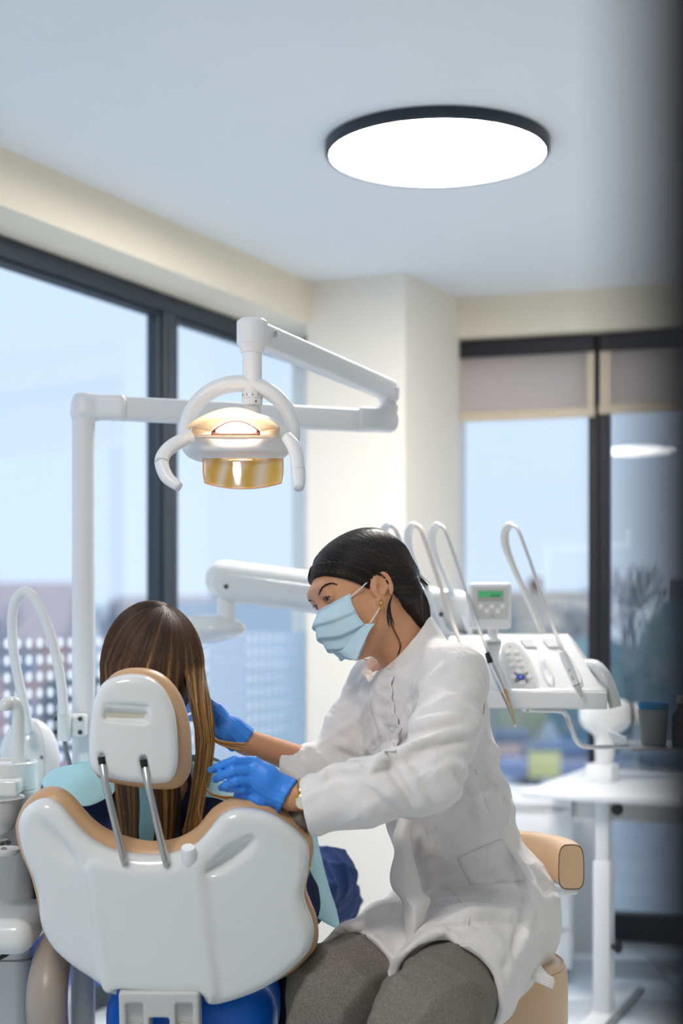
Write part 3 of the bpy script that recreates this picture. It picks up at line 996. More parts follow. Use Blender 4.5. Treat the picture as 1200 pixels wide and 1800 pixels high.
t.links.new(tr.outputs[0], m1.inputs[1]); t.links.new(df.outputs[0], m1.inputs[2]); t.links.new(m1.outputs[0], m2.inputs[1]); t.links.new(gl.outputs[0], m2.inputs[2]); t.links.new(m2.outputs[0], o_.inputs[0])
s_t, s_m, s_b = [], [], []
for u in np.linspace(-1, 1, 13):
    dd = -.012 + .03 * u * u
    s_t.append(P(427 + 70 * u, 806, 2.655 + dd)); s_m.append(P(427 + 70 * u, 832, 2.648 + dd)); s_b.append(P(427 + 67 * u, 859 - 10 * u * u, 2.642 + dd))
sh = obj('amber_shield', sheet([s_t, s_m, s_b], 2, 4, .003), M_AMB, dl)
obj('rim', tube([s_t[0], s_m[0], s_b[0]] + s_b[1:-1] + [s_b[-1], s_m[-1], s_t[-1]], .0014, 6), mat('pink_clear_edge', (246, 200, 180), 0.2), sh)
for pts in ([(338, 768), (316, 776), (293, 792), (284, 812), (293, 838), (315, 857)], [(503, 767), (516, 785), (522, 806), (524, 828), (525, 845), (525, 859)]):
    q = [P(a, b, 2.64 - .010 * i) for i, (a, b) in enumerate(pts)]
    hd = obj('handle', tube(q, [.010, .0125, .0125, .0125, .012, .0085], 14, 5), M_WHITE2, dl)
    obj('handle_seam', tube([q[3] + (q[2] - q[3]) * .03, q[3], q[3] + (q[4] - q[3]) * .04], .0129, 14), M_GREYW, hd)
obj('neck', tube([V(x, y + .0, LZ(705)), V(x, y + .015, LZ(735)), V(hc[0], y + .02, LZ(760))], [.016, .015, .03], 16, 4), M_WHITE2, dl)

# ================================================================ INSTRUMENT CONSOLE ON ITS ARM
cs = empty('instrument_console', P(385, 1120, 3.62), 'white dental instrument console with keypad on a long arm', 'dental console')
hub = P(385, 1105, 3.62)
vb = Vol(hub - V(.25, .12, .09), hub + V(.12, .12, .09), .004)
vb.ell(hub + V(-.01, 0, 0), (.075, .075, .030), k=.02)
vb.rbox(hub + V(-.15, 0, -.004), (.15, .05, .026), .022, k=.03)
obj('lower_arm', vb.mesh(2), M_WHITE, cs)
obj('swivel', lathe([(.026, hub[2] + .02), (.023, hub[2] + .028), (.021, hub[2] + .08), (.030, hub[2] + .09)], V(P(397, 0, 3.62)[0], 3.62, 0), n=28), M_WHITE2, cs, 'auto')
A0, A1 = P(395, 1018, 3.62), P(850, 1078, 3.52)
da = nrm(A1 - A0); na = nrm(np.cross(da, V(0, 0, 1))); ua = np.cross(na, da)
va = Vol(np.minimum(A0, A1) - .12, np.maximum(A0, A1) + .12, .005)
va.cap(A0 + da * .0, A1, .048, .048, k=.02)
va.rbox((A0 + A1) / 2 - ua * .01, (np.linalg.norm(A1 - A0) / 2, .036, .040), .02, (da, na, ua), k=.02)
obj('upper_arm', va.mesh(2), M_WHITE, cs)
obj('screw', lathe([(.0055, 0), (.0055, .002), (.0, .002)], P(397, 1031, 3.568), V(0, -1, 0), 12), M_DARKG, cs, 'auto')
obj('screw', lathe([(.0055, 0), (.0055, .002), (.0, .002)], P(775, 1080, 3.48), V(0, -1, 0), 12), M_DARKG, cs, 'auto')

CY = -0.16
CX, CB, CZ = frame_z(CY)
CO = P(925, 1246, 3.30)
def C(a, b, c): return CO + CX * a + CB * b + CZ * c
prof = [(0.004, 0.0), (0.0, .008), (0.0, .042), (.014, .050), (.115, .158), (.135, .166), (.235, .166), (.25, .158), (.26, .02), (.25, 0.0)]
def console_x(z, side):
    full = -.215 if side < 0 else .178
    return full - side * max(0, (z - .05)) * (.66 if side > 0 else .2)
vs, fs = [], []
NX = 24
for i in range(NX + 1):
    u = i / NX
    for (b, z) in prof:
        xl, xr = console_x(z, -1), console_x(z, 1)
        e_ = min(u, 1 - u)
        rd = 0.012 * max(0, 1 - e_ / .03) ** 2
        vs.append(C(xl + (xr - xl) * u, b + rd * (1 if b < .12 else -1), z - (rd if z > .1 else 0)))
n_ = len(prof)
for i in range(NX):
    for k in range(n_):
        k2 = (k + 1) % n_
        fs.append((i * n_ + k, (i + 1) * n_ + k, (i + 1) * n_ + k2, i * n_ + k2))
fs.append(tuple(range(n_))); fs.append(tuple(NX * n_ + k for k in range(n_))[::-1])
obj('console_body', (np.array(vs), fs), M_WHITE, cs, 'auto')
obj('front_lip', box(C(-.018, -.002, .021), (.39, .012, .036), (CX, CB, CZ), .004), M_WMATTE, cs, 'auto')
# slanted panel plane
pn = nrm(-CB * (.158 - .050) + CZ * (.115 - .014)); p0_ = C(0, .014, .050)
pu = CX; pv = nrm(np.cross(pn, pu))
def PN(px, py, off=0.0):
    o0 = V(0, 0, CAMH); r = P(px, py, 1.0) - o0
    tt = ((p0_ - o0) @ pn) / (r @ pn)
    return o0 + r * tt + pn * off
kp = smooth_path([PN(*q) for q in [(884, 1150), (888, 1136), (899, 1134), (912, 1142), (927, 1164), (937, 1188), (942, 1208), (936, 1213), (916, 1213), (902, 1210), (893, 1192), (886, 1168)]], 4, True)
kb = smooth_path([PN(*q) for q in [(880, 1150), (885, 1132), (900, 1129), (916, 1138), (932, 1162), (943, 1188), (948, 1213), (940, 1217), (914, 1217), (899, 1214), (889, 1194), (882, 1168)]], 4, True)
obj('keypad_bezel', extrude_poly(kb, pn, .0035), M_WHITE, cs, False)
kpo = obj('keypad', extrude_poly(kp, pn, .0045), M_GREYW, cs, False)
cross = smooth_path([PN(*q) for q in [(903, 1184), (915, 1187), (928, 1184), (926, 1193), (929, 1203), (916, 1200), (904, 1202), (906, 1193)]], 4, True)
obj('key_surround', extrude_poly(cross, pn, .005), M_MIDG, kpo, False)
M_KEY = mat('white_key', (240, 240, 238), 0.4)
keys = [(892, 1149, '+', (120, 190, 180)), (907, 1149, '-', (230, 180, 180)), (895.5, 1160, '1', (120, 190, 180)), (911, 1160, 'P', (220, 120, 130)), (900, 1171, 'o', (120, 180, 200)), (915, 1171, '*', (220, 120, 120)), (912, 1183, 't', (220, 150, 150)), (902, 1192.5, 'z', (120, 140, 210)), (930, 1192.5, 's', (120, 140, 210)), (918, 1202.5, 'S', (120, 120, 130))]
for (a, b, ch, rgb) in keys:
    p = PN(a, b, .0045)
    ko = obj('key', lathe([(.0062, 0), (.0062, .0014), (.0055, .002), (0, .002)], p, pn, 18), M_KEY, kpo, 'auto')
    obj('key_symbol', box(p + pn * .0021, (.0046, .0013 if ch in '+-ozt' else .0030, .0004), (pu, pv, pn)), mat('key_ink_%d_%d_%d' % rgb, rgb, .6), ko, False)
p = PN(915, 1193, .0045)
ko = obj('key', lathe([(.0085, 0), (.0085, .0016), (.0075, .0024), (0, .0024)], p, pn, 20), mat('blue_key', (30, 70, 190), 0.35), kpo, 'auto')
ko['label'] = 'round blue centre key'
for sg in (-1, 1):
    obj('key_symbol', box(p + pn * .0025 + pv * .0022 * sg, (.0042, .0014, .0004), (pu, pv, pn)), M_KEY, ko, False)
text_geo('K', .008, PN(896, 1139, .0048), (pu, pv, pn), M_MIDG, kpo, 'emblem')
# instrument rests: raised rims around shallow troughs
def rest(x0, x1, y0, y1, name='instrument_rest'):
    a, b = PN(x0, y0), PN(x1, y1); L = np.linalg.norm(b - a); d = nrm(b - a); s = np.cross(pn, d)
    vv = Vol(np.minimum(a, b) - .04, np.maximum(a, b) + .04, .0022)
    m_ = (a + b) / 2
    vv.ell(m_ + pn * .0005, (L * .60, .0120, .0030), (d, s, pn), k=0)
    vv.ell(m_ + pn * .0115, (L * .54, .0092, .012), (d, s, pn), k=.003, mode='sub')
    obj(name, vv.mesh(1), M_GREYW if name == 'x' else M_WMATTE, cs)
rest(951, 970, 1157, 1206); rest(994, 1020, 1152, 1205); rest(862, 884, 1160, 1206)
# raised cover plates on the top edge
for (x0, x1) in ((918, 944), (958, 984)):
    q = [PN(x0 - 6, 1124, .001), PN(x1 - 8, 1124, .001), PN(x1, 1138, .001), PN(x0 + 6, 1138, .001)]
    obj('cover_plate', extrude_poly(q, pn, .0015), M_WMATTE, cs, False)
# display
D0 = P(861, 1065, 3.40)
DX, DB, DZ = frame_z(-.12)
dz = nrm(DZ + DB * .12); db = np.cross(dz, DX)
DA = (DX, db, dz)
def DD(px, py, off=0):
    o0 = V(0, 0, CAMH); r = P(px, py, 1.0) - o0; nn_ = -db
    q0 = D0 - db * .016
    return o0 + r * (((q0 - o0) @ nn_) / (r @ nn_)) + nn_ * off
dso = obj('display_case', box(D0, (.097, .034, .105), DA, .009, 3), M_WMATTE, cs, 'auto')
def dquad(x0, y0, x1, y1, off, t_, m, name, par, skew=2):
    q = [DD(x0, y1, off), DD(x1, y1, off), DD(x1, y0, off), DD(x0, y0, off)]
    return obj(name, extrude_poly(q, -db, t_), m, par, False)
dquad(830, 1032, 893, 1089, .0008, .0006, M_GREYW, 'display_panel', dso)
dquad(839, 1038, 885, 1057, .0014, .0006, mat('display_surround', (168, 170, 166), .4), 'screen_surround', dso)
dquad(841, 1039, 882, 1050, .002, .0006, mat('green_lcd', (70, 160, 105), 0.25, emis=(70, 170, 110), estr=.25), 'screen', dso)
for a in (862.5, 866, 869.5, 873.5, 877):
    obj('screen_segment', box(DD(a, 1046.8, .0029), (.0030, .0046, .0003), (DX, dz, -db)), mat('lcd_ink', (40, 110, 76), .6), dso, False)
for a, b in ((844.5, 1066), (864, 1066), (883, 1066), (855.5, 1074), (874.5, 1074)):
    obj('display_key', lathe([(.006, 0), (.006, .001), (0, .001)], DD(a, b, .0014), -db, 16), M_KEY, dso, 'auto')
text_geo('K', .009, DD(866, 1083, .002), (DX, dz, -db), M_DARKG, dso, 'emblem')
obj('display_neck', lathe([(.022, -.012), (.020, -.006), (.012, 0), (.012, .045)], V(P(866, 0, 3.42)[0], 3.42, P(0, 1119, 3.42)[2]), n=20), M_WMATTE, cs, 'auto')
# whip arms and hoses
for i, dx in enumerate((0, -128, -170, -214)):
    k_ = i
    wp = [(958, 1122, 3.47), (926, 1050, 3.50), (900, 992, 3.52), (888, 958, 3.53), (887, 936, 3.53), (894, 924, 3.52), (902, 923, 3.51)]
    wr = [.0075, .0072, .0078, .0098, .0105, .0088, .005]
    wa = obj('whip_arm', tube([P(a + dx, b, d) for a, b, d in wp], wr, 12, 5), mat('grey_whip', (216, 216, 214), .4) if i == 0 else M_WMATTE, cs)
    hp = [(900, 924, 3.50), (908, 928, 3.48), (917, 948, 3.46), (940, 1012, 3.42), (966, 1088, 3.36), (985, 1135, 3.29), (990, 1149, 3.28)]
    obj('hose', tube([P(a + dx + (k_ > 0) * (a - 900) * (-.05), b, d) for a, b, d in hp], .0044 if i < 2 else .006, 10, 6), [M_GREYW, M_GREYW, mat('beige_hose', (222, 214, 204), .45), M_GREYW][i], cs)
# silver handpiece on the second hose, white one on the first
h1 = [P(a, b, 3.27) for a, b in ((855, 1147), (862, 1165), (884, 1212), (897, 1246), (907, 1275))]
hp = empty('dental_handpiece', h1[2], 'silver dental handpiece with black collar hanging from its hose', 'dental tool')
obj('collar', tube([h1[0], h1[1]], [.0058, .0072], 16), M_BLACK, hp, 'auto')
q = [h1[1] + (h1[2] - h1[1]) * s for s in (0, .12, .5, .92, 1)]
obj('grip', tube(q, [.0075, .0085, .0092, .0086, .008], 18), mat('satin_steel', (214, 216, 220), .3, metal=.85), hp, 'auto')
q = [h1[2], h1[2] + (h1[3] - h1[2]) * .15, h1[2] + (h1[3] - h1[2]) * .5, h1[3], h1[3] + (h1[4] - h1[3]) * .15, h1[4]]
obj('neck', tube(q, [.0085, .0088, .007, .0058, .005, .003], 16), mat('brass_chrome', (206, 188, 160), .15, metal=1.0), hp, 'auto')
obj('head', join(tube([h1[4] - V(.003, 0, .004), h1[4] + V(.003, 0, .002)], .0042, 12), tube([h1[4] + V(.001, -.002, .004), h1[4] + V(.006, -.004, -.001)], .003, 10)), M_STEEL, hp, 'auto')
h2 = [P(a, b, 3.25) for a, b in ((988, 1145), (996, 1165), (1013, 1204), (1023, 1226))]
hq = empty('scaler_handpiece', h2[2], 'white scaler handpiece resting on the right of the console', 'dental tool')
obj('grip', tube([h2[0], h2[1], h2[2]], [.0075, .0095, .0088], 18, 3), M_WMATTE, hq, 'auto')
obj('seam', tube([h2[2] + (h2[1] - h2[2]) * .03, h2[2]], .0091, 18), M_DARKG, hq, 'auto')
obj('tip', tube([h2[2], h2[2] + (h2[3] - h2[2]) * .4, h2[3]], [.0082, .0068, .0035], 14), M_GREYW, hq, 'auto')
for s in (.3, .36, .62, .7, .74):
    pq = h2[1] + (h2[2] - h2[1]) * s
    obj('print_mark', box(pq + V(-.003, -.0086, 0), (.002, .0012, .004)), M_MIDG, hq, False)
# side handle
hpth = [P(a, b, d) for a, b, d in ((1010, 1176, 3.38), (1030, 1170, 3.36), (1049, 1173, 3.33), (1064, 1192, 3.31), (1075, 1218, 3.31), (1082, 1243, 3.31))]
obj('side_handle', tube(hpth, [.013, .0145, .0148, .0148, .0145, .0138], 18, 5), M_WHITE, cs, 'auto')
obj('handle_ring', tube([hpth[2], hpth[2] + (hpth[3] - hpth[2]) * .1], .0152, 18), M_GREYW, cs, 'auto')
# tray rod and tray
rp_ = [P(a, b, d) for a, b, d in ((922, 1247, 3.33), (975, 1249, 3.35), (993, 1254, 3.36), (1002, 1275, 3.37), (1014, 1303, 3.39), (1034, 1313, 3.41), (1103, 1312, 3.45))]
obj('tray_rod', tube(rp_, .0052, 12, 6), M_CHROME, cs, 'auto')
ty = 3.42; tz = P(0, 1318, ty)[2]
tx0, tx1 = P(1112, 0, ty)[0], P(1112, 0, ty)[0] + .26
ty1 = ty + .24
tr_ = obj('tray', box(V((tx0 + tx1) / 2, (ty + ty1) / 2, tz), (tx1 - tx0, ty1 - ty, .006), bev=.002), M_STEEL, cs, 'auto')
obj('tray_lip', extrude_poly([V(tx0, ty, tz), V(tx0 - .016, ty, tz + .028), V(tx0 - .016, ty1, tz + .028), V(tx0, ty1, tz)], V(1, 0, .5), .002), mat('white_tray_lip', (228, 232, 236), .3), tr_, False)
obj('rod_clamp', lathe([(.011, -.012), (.011, .002), (.008, .004)], V(P(925, 0, 3.33)[0], 3.33, P(0, 1247, 3.33)[2] + .008), n=16), M_CHROME, cs, 'auto')
obj('rod_bracket', tube([P(925, 1246, 3.33), P(925, 1236, 3.40)], .006, 10), M_STEEL, cs, 'auto')
# cups on tray
cc = V(P(1150, 0, 3.53)[0], 3.53, tz + .0032)
gc = tag(obj('grey_cup', lathe([(0, 0), (.0285, 0), (.030, .003), (.0365, .078), (.0385, .080), (.0385, .084), (.035, .084), (.0285, .005), (0, .005)], cc, n=40), mat('grey_cup_plastic', (150, 158, 158), .4), None, 'auto'), 'grey plastic cup standing on the instrument tray', 'cup')
bcup = tag(obj('blue_cup', lathe([(0, 0), (.026, 0), (.0335, .078), (.0365, .082), (.0385, .094), (.0365, .094), (.0325, .082), (.025, .003), (0, .003)], cc + V(0, 0, .0062), n=40), mat('blue_cup_plastic', (40, 140, 200), .35), None, 'auto'), 'blue plastic cup nested inside the grey cup', 'cup')
bt = V(tx0 + .135, 3.50, tz + .0032)
bo = empty('bottle', bt, 'dark glass bottle with pale cap beside the grey cup', 'bottle')
obj('body', lathe([(0, 0), (.022, 0), (.024, .004), (.024, .07), (.012, .088), (.010, .10)], bt, n=28), mat('dark_glass', (22, 18, 22), .15), bo, 'auto')
obj('cap', lathe([(.0125, .10), (.0125, .118), (0, .119)], bt, n=24), M_WMATTE, bo, 'auto')
# ================================================================ DESK, DEVICE, DRAWER UNIT
DU = nrm(V(.868, -.497, 0)); DV = nrm(V(.40, .917, 0))
k0 = P(915, 1391, 4.93); DZT = .74
dk = empty('desk', V(k0[0] + .3, k0[1] + .2, 0), 'white height adjustable desk by the far window', 'desk')
q0 = V(k0[0], k0[1], 0)
obj('desk_top', prism([q0, q0 + DU * 1.3, q0 + DU * 1.3 + DV * .85, q0 + DV * .85], DZT - .022, DZT, .003), M_WMATTE, dk, 'auto')
fr0 = q0 + DV * .06 + DU * .16
obj('apron', join(bar(fr0, fr0 + DU * 1.0, DZT - .085, DZT - .022, DV, 0, .025), bar(fr0 + DV * .5, fr0 + DU * 1.0 + DV * .5, DZT - .085, DZT - .022, DV, 0, .025), bar(fr0, fr0 + DV * .5, DZT - .085, DZT - .022, DU, 0, .025)), M_GREYW, dk, False)
lx = P(1062, 0, 4.86); lx = V(lx[0], lx[1], 0)
DAX = (DU, DV, V(0, 0, 1))
def leg(c, g):
    obj('leg_inner', box(c + V(0, 0, .60), (.046, .066, .24), DAX, .004), M_WHITE2, dk, 'auto')
    obj('leg_outer', box(c + V(0, 0, .27), (.058, .080, .50), DAX, .004), M_WHITE2, dk, 'auto')
    ft = obj('foot', box(c + DV * .12 + V(0, 0, .013), (.075, .62, .026), DAX, .006), M_WHITE2, dk, 'auto')
    obj('foot_pad', box(c + DV * .12 + DU * .045 + V(0, 0, .008), (.018, .58, .012), DAX, .002), M_MIDG, ft, False)
    obj('clamp_knob', lathe([(.008, 0), (.008, .012), (.020, .014), (.022, .024), (.018, .030), (0, .031)], c + DU * .029 + V(0, 0, .24), DU, 14), M_BLACK, dk, 'auto')
    obj('top_knob', lathe([(.006, 0), (.006, .01), (.019, .012), (.021, .02), (.016, .028), (0, .03)], c + DU * .06 - DV * .04 + V(0, 0, .698), -DV, 16), M_BLACK, dk, 'auto')
leg(lx, 0); leg(lx + DU * .86, 1)

s = 5.28 / FPX
bc = P(1060, 1365, 5.24); bc = V(bc[0], bc[1], DZT)
dv = empty('desktop_device', bc, 'white device with rounded head on a block base standing on the desk', 'device')
FX = frame_z(-.55)
obj('base_block', box(bc + V(0, 0, .0305), (.10, .085, .061), FX, .006), M_WMATTE, dv, 'auto')
ob = bc + V(.004, 0, .06)
vd = Vol(ob - V(.16, .12, .02), ob + V(.20, .12, .26), .005)
vd.chain([ob + V(0, 0, -.02), ob + V(.004, 0, .06), ob + V(.006, 0, .12)], [.036, .030, .042], k=.03)
vd.rbox(ob + V(.006, 0, .175), (.095, .055, .056), .045, k=.04)
vd.plane(ob, V(0, 0, -1))
obj('head', vd.mesh(2), M_WHITE, dv)
obj('side_drum', lathe([(.034, 0), (.038, .006), (.038, .06), (.034, .066), (0, .066)], ob + V(.10, -.005, .178), V(1, 0, 0), 28), M_GREYW, dv, 'auto')
obj('seam_ring', lathe([(.040, 0), (.041, .003), (.040, .006)], ob + V(.097, -.005, .178), V(1, 0, 0), 28), M_MIDG, dv, 'auto')

# rolling drawer unit
g0 = P(1004, 1725, 5.30); g0 = V(g0[0], g0[1], 0)
GU = nrm(V(.985, -.17, 0)); GV = V(-GU[1], GU[0], 0)
dr = empty('drawer_unit', g0 - GU * .2 + GV * .2, 'white rolling drawer unit under the far window', 'drawer unit')
cz0, cz1 = .055, .64
cg = g0 - GU * .23 + GV * .22
obj('carcass', box(cg + V(0, 0, (cz0 + cz1) / 2), (.46, .42, cz1 - cz0), (GU, GV, V(0, 0, 1)), .003), M_WMATTE, dr, 'auto')
obj('top_panel', box(cg + V(0, -.0, cz1 + .014), (.50, .46, .028), (GU, GV, V(0, 0, 1)), .004), M_WMATTE, dr, 'auto')
zs = [cz0 + .005, .20, .345, .49, cz1 - .005]
for i in range(4):
    zz0, zz1 = zs[i] + .003, zs[i + 1] - .003
    do = obj('drawer', box(cg - GV * .218 + V(0, 0, (zz0 + zz1) / 2), (.448, .018, zz1 - zz0), (GU, GV, V(0, 0, 1)), .002), M_WMATTE, dr, 'auto')
    obj('grip_strip', box(cg - GV * .229 + V(0, 0, zz1 - .006), (.40, .006, .008), (GU, GV, V(0, 0, 1)), .001), M_GREYW, do, False)
for sx in (-.2, .2):
    for sy in (-.17, .17):
        obj('caster', lathe([(0, -.012), (.024, -.012), (.0265, -.006), (.0265, .006), (.024, .012), (0, .012)], cg + GU * sx + GV * sy + V(0, 0, .0268), GU, 18), M_BLACK, dr, 'auto')
# low white cabinet along the far window, left of the drawer unit (white ledge)
wl = Rw(0.02, .20)
ld = empty('low_cabinet', V(wl[0] + .2, wl[1] - .1, 0), 'low white cabinet with bright top along the far window', 'cabinet')
c0, c1 = Rw(.10, .26), Rw(.62, .26)
obj('body', bar(c0, c1, 0, .60, RN, -.20, .0, .003), M_WMATTE, ld, 'auto')
obj('top', bar(c0 - RV * .01, c1 + RV * .01, .60, .63, RN, -.21, .015, .004), M_WMATTE, ld, 'auto')

# ================================================================ STOOL
sc_ = V(.268, 2.86, 0); SR = .168; SZ = .652
st = empty('saddle_stool', V(sc_[0], sc_[1], 0), 'tan leather stool with curved arm support under the dentist', 'stool')
obj('seat', lathe([(0, SZ - .135), (SR - .012, SZ - .135), (SR - .003, SZ - .128), (SR, SZ - .115), (SR, SZ - .03), (SR - .004, SZ - .012), (SR - .014, SZ - .003), (SR - .03, SZ), (0, SZ + .004)], V(sc_[0], sc_[1], 0), n=72), M_TAN2, st, 'auto')
obj('seat_seam', lathe([(SR - .0115, SZ - .0055), (SR - .008, SZ - .002), (SR - .006, SZ - .008)], V(sc_[0], sc_[1], 0), n=72), M_TAN2, st)
arc = []
for a in np.linspace(math.radians(-8), math.radians(112), 40):
    arc.append(V(sc_[0] + (.178 + .0 * a) * math.cos(a), sc_[1] + .03 + .20 * math.sin(a), .828))
vs, fs = [], []
sect = []
for q in range(24):
    a = 2 * math.pi * q / 24
    cx_, sx_ = math.cos(a), math.sin(a)
    e_ = .45
    sect.append((.024 * abs(cx_) ** e_ * np.sign(cx_) * (1 - .12 * max(0, sx_)), .043 * abs(sx_) ** e_ * np.sign(sx_)))
for i, p in enumerate(arc):
    tt = nrm(arc[min(i + 1, 39)] - arc[max(i - 1, 0)]); sd = np.cross(tt, V(0, 0, 1))
    for (a, b) in sect: vs.append(p + sd * a + V(0, 0, b))
for i in range(39):
    for q in range(24):
        q2 = (q + 1) % 24
        fs.append((i * 24 + q, i * 24 + q2, (i + 1) * 24 + q2, (i + 1) * 24 + q))
fs.append(tuple(range(24))[::-1]); fs.append(tuple(39 * 24 + q for q in range(24)))
ar = obj('arm_support', (np.array(vs), fs), M_TAN2, st, 'auto')
tt = nrm(arc[1] - arc[0]); sd = np.cross(tt, V(0, 0, 1))
obj('end_patch', extrude_poly([arc[0] + sd * a * .97 + V(0, 0, b * .97) for a, b in sect][::-1], -tt, .002), M_TAN2, ar, False)
obj('end_stitching', tube([arc[0] - tt * .001 + sd * a + V(0, 0, b) for a, b in sect], .0011, 6, closed=True), M_STITCH, ar)
obj('back_rail', tube([p - V(0, 0, .046) for p in arc[2:38]], .006, 8), M_STEEL, st)
obj('rail_tab', box(arc[1] + V(0, 0, -.047), (.024, .012, .014)), M_WMATTE, st, False)
pb = arc[14]
obj('support_post', tube([pb - V(0, 0, .04), pb - V(-.0, -.01, .12), V(pb[0], pb[1], .50), V(sc_[0] + .03, sc_[1] + .05, .48)], .011, 12, 4), M_STEEL, st)
obj('gas_lift', lathe([(.05, SZ - .15), (.05, SZ - .135)], V(sc_[0], sc_[1], 0), n=24), M_DARKG, st, 'auto')
obj('column', lathe([(.03, .10), (.03, .32), (.016, .325), (.016, SZ - .14)], V(sc_[0], sc_[1], 0), n=24), M_CHROME, st, 'auto')
for k in range(5):
    a = k * 2 * math.pi / 5 + .3
    q = V(sc_[0] + .27 * math.cos(a), sc_[1] + .27 * math.sin(a), .075)
    obj('base_leg', tube([V(sc_[0], sc_[1], .11), q], [.022, .013], 10), M_CHROME, st, 'auto')
    obj('caster', lathe([(0, -.018), (.026, -.018), (.029, -.01), (.029, .01), (.026, .018), (0, .018)], q - V(0, 0, .046), V(-math.sin(a), math.cos(a), 0), 18), M_BLACK, st, 'auto')

# ================================================================ CUSPIDOR UNIT (left edge)
cu = empty('cuspidor_unit', V(-.76, 2.98, 0), 'white spittoon unit with tap and bowl at the left edge', 'dental unit')
obj('cabinet', box(V(-.755, 3.03, .455), (.33, .46, .91), AX, .03, 4), M_WHITE, cu, 'auto')
obj('seam', box(V(-.755, 3.03, .66), (.332, .462, .003), AX, .0), M_MIDG, cu, False)
v3 = Vol(V(-1.0, 2.52, .66), V(-.48, 2.86, .86), .004)
v3.rbox(V(-.735, 2.71, .745), (.19, .12, .032), .03, k=.01)
obj('front_shelf', v3.mesh(2), M_WHITE, cu)
obj('shelf_clip', box(P(8, 1660, 2.62), (.03, .03, .012), AX, .003), M_BLACK, cu, 'auto')
obj('suction_hook', tube([P(22, 1665, 2.62), P(14, 1676, 2.62), P(-4, 1686, 2.62)], .004, 8, 4), M_BLACK, cu)
tcx = P(8, 0, 2.83)[0]; tz0 = P(0, 1470, 2.83)[2]
obj('tap_tower', lathe([(.064, tz0), (.064, P(0, 1388, 2.83)[2]), (.0625, P(0, 1387, 2.83)[2]), (.0625, P(0, 1386, 2.83)[2]), (.064, P(0, 1385, 2.83)[2]), (.064, P(0, 1340, 2.83)[2]), (.061, P(0, 1337, 2.83)[2]), (.056, P(0, 1337, 2.83)[2]), (.055, P(0, 1342, 2.83)[2]), (0, P(0, 1342, 2.83)[2])], V(tcx, 2.83, 0), n=40), M_WHITE, cu, 'auto')
tp = [P(32, 1345, 2.82), P(32, 1290, 2.82), P(32, 1252, 2.82), P(27, 1238, 2.815), P(17, 1236, 2.81), P(9, 1240, 2.80), P(8, 1248, 2.80)]
obj('tap', tube(tp, [.0125, .0125, .0125, .013, .0135, .013, .012], 16, 6), M_WHITE, cu)
obj('spout_block', box(P(12, 1383, 2.75), (.052, .06, .030), AX, .006, 3), M_WHITE, cu, 'auto')
bz = P(0, 1470, 2.70)[2]
bx_ = P(-22, 0, 2.70)[0]
obj('bowl', lathe([(.018, -.012), (.022, 0), (.045, .012), (.058, .035), (.064, .068), (.067, .070), (.066, .073), (.0615, .071), (.054, .036), (.03, .016), (0, .012)], V(bx_, 2.70, bz), n=48), M_WHITE, cu, 'auto')
obj('bowl_stem', lathe([(.03, .90 - bz), (.016, -.02), (.018, -.01)], V(bx_, 2.73, bz), n=24), M_WHITE, cu, 'auto')
sx_ = P(8, 0, 2.66)[0]
obj('holder_saucer', lathe([(.02, -.006), (.028, 0), (.030, .006), (.027, .007), (.02, .003), (0, .002)], V(sx_, 2.66, P(0, 1497, 2.66)[2]), n=28), M_WHITE, cu, 'auto')
obj('holder_arm', tube([V(sx_, 2.66, P(0, 1498, 2.66)[2]), V(sx_ - .02, 2.74, P(0, 1494, 2.7)[2]), V(sx_ - .03, 2.83, .885)], .007, 10, 4), M_MIDG, cu)
# domed housing behind the tap
c_ = P(52, 1335, 3.25)
vd = Vol(c_ - .14, c_ + .14, .004)
vd.ell(c_, (.066, .05, .092), k=.01)
do_ = obj('dome_housing', vd.mesh(2), M_WHITE, cu)
obj('dome_seam', tube([c_ + V(.030 * math.cos(a) + .012, -.046 + .012 * abs(math.sin(a)), .085 * math.sin(a)) for a in np.linspace(-1.2, 1.35, 16)], .0012, 6), M_GREYW, do_)
for (a, b) in ((53, 1278), (73, 1331)):
    obj('screw', lathe([(.004, 0), (.004, .002), (0, .002)], P(a, b, 3.205), V(0, -1, 0), 10), M_MIDG, do_, 'auto')
obj('dome_foot', lathe([(.05, .90), (.042, 1.0)], V(c_[0] - .02, 3.22, 0), n=24), M_WHITE, cu, 'auto')
# hose arch and its bracket on the lamp post
br = empty('hose_bracket', P(125, 1298, 3.12), 'white hose clamp bracket fixed to the lamp post', 'bracket')
obj('clamp_body', box(P(128, 1275, 3.12), (.058, .05, .050), AX, .006, 3), M_WHITE, br, 'auto')
obj('hose_socket', lathe([(.0135, -.030), (.0145, -.026), (.0145, .030), (.012, .034)], P(113, 1277, 3.085), n=20), M_WHITE, br, 'auto')
for (a, b) in ((141, 1263.5), (141, 1287), (99.5, 1263.5), (99.5, 1287)):
    dd = 3.094 if a > 120 else 3.10
    obj('screw', lathe([(.0048, 0), (.0048, .003), (.003, .003), (.0025, .0015), (0, .0015)], P(a, b, dd), V(0, -1, 0), 12), M_DARKG, br, 'auto')
hs = [P(a, b, d) for a, b, d in ((52, 1290, 3.16), (40, 1230, 3.14), (26, 1160, 3.12), (21, 1100, 3.11), (26, 1058, 3.10), (42, 1040, 3.09), (60, 1052, 3.085), (82, 1095, 3.08), (98, 1150, 3.08), (108, 1205, 3.08), (112, 1258, 3.08))]
ho = tag(obj('suction_hose', tube(hs, .0105, 16, 6), M_WHITE2), 'white suction hose arching beside the lamp post', 'hose')
tag(obj('grey_cable', tube([P(113, 1294, 3.085), P(116, 1318, 3.09), P(124, 1350, 3.12), P(130, 1400, 3.18)], .0045, 10, 5), M_MIDG), 'thin grey cable hanging below the hose bracket', 'cable')
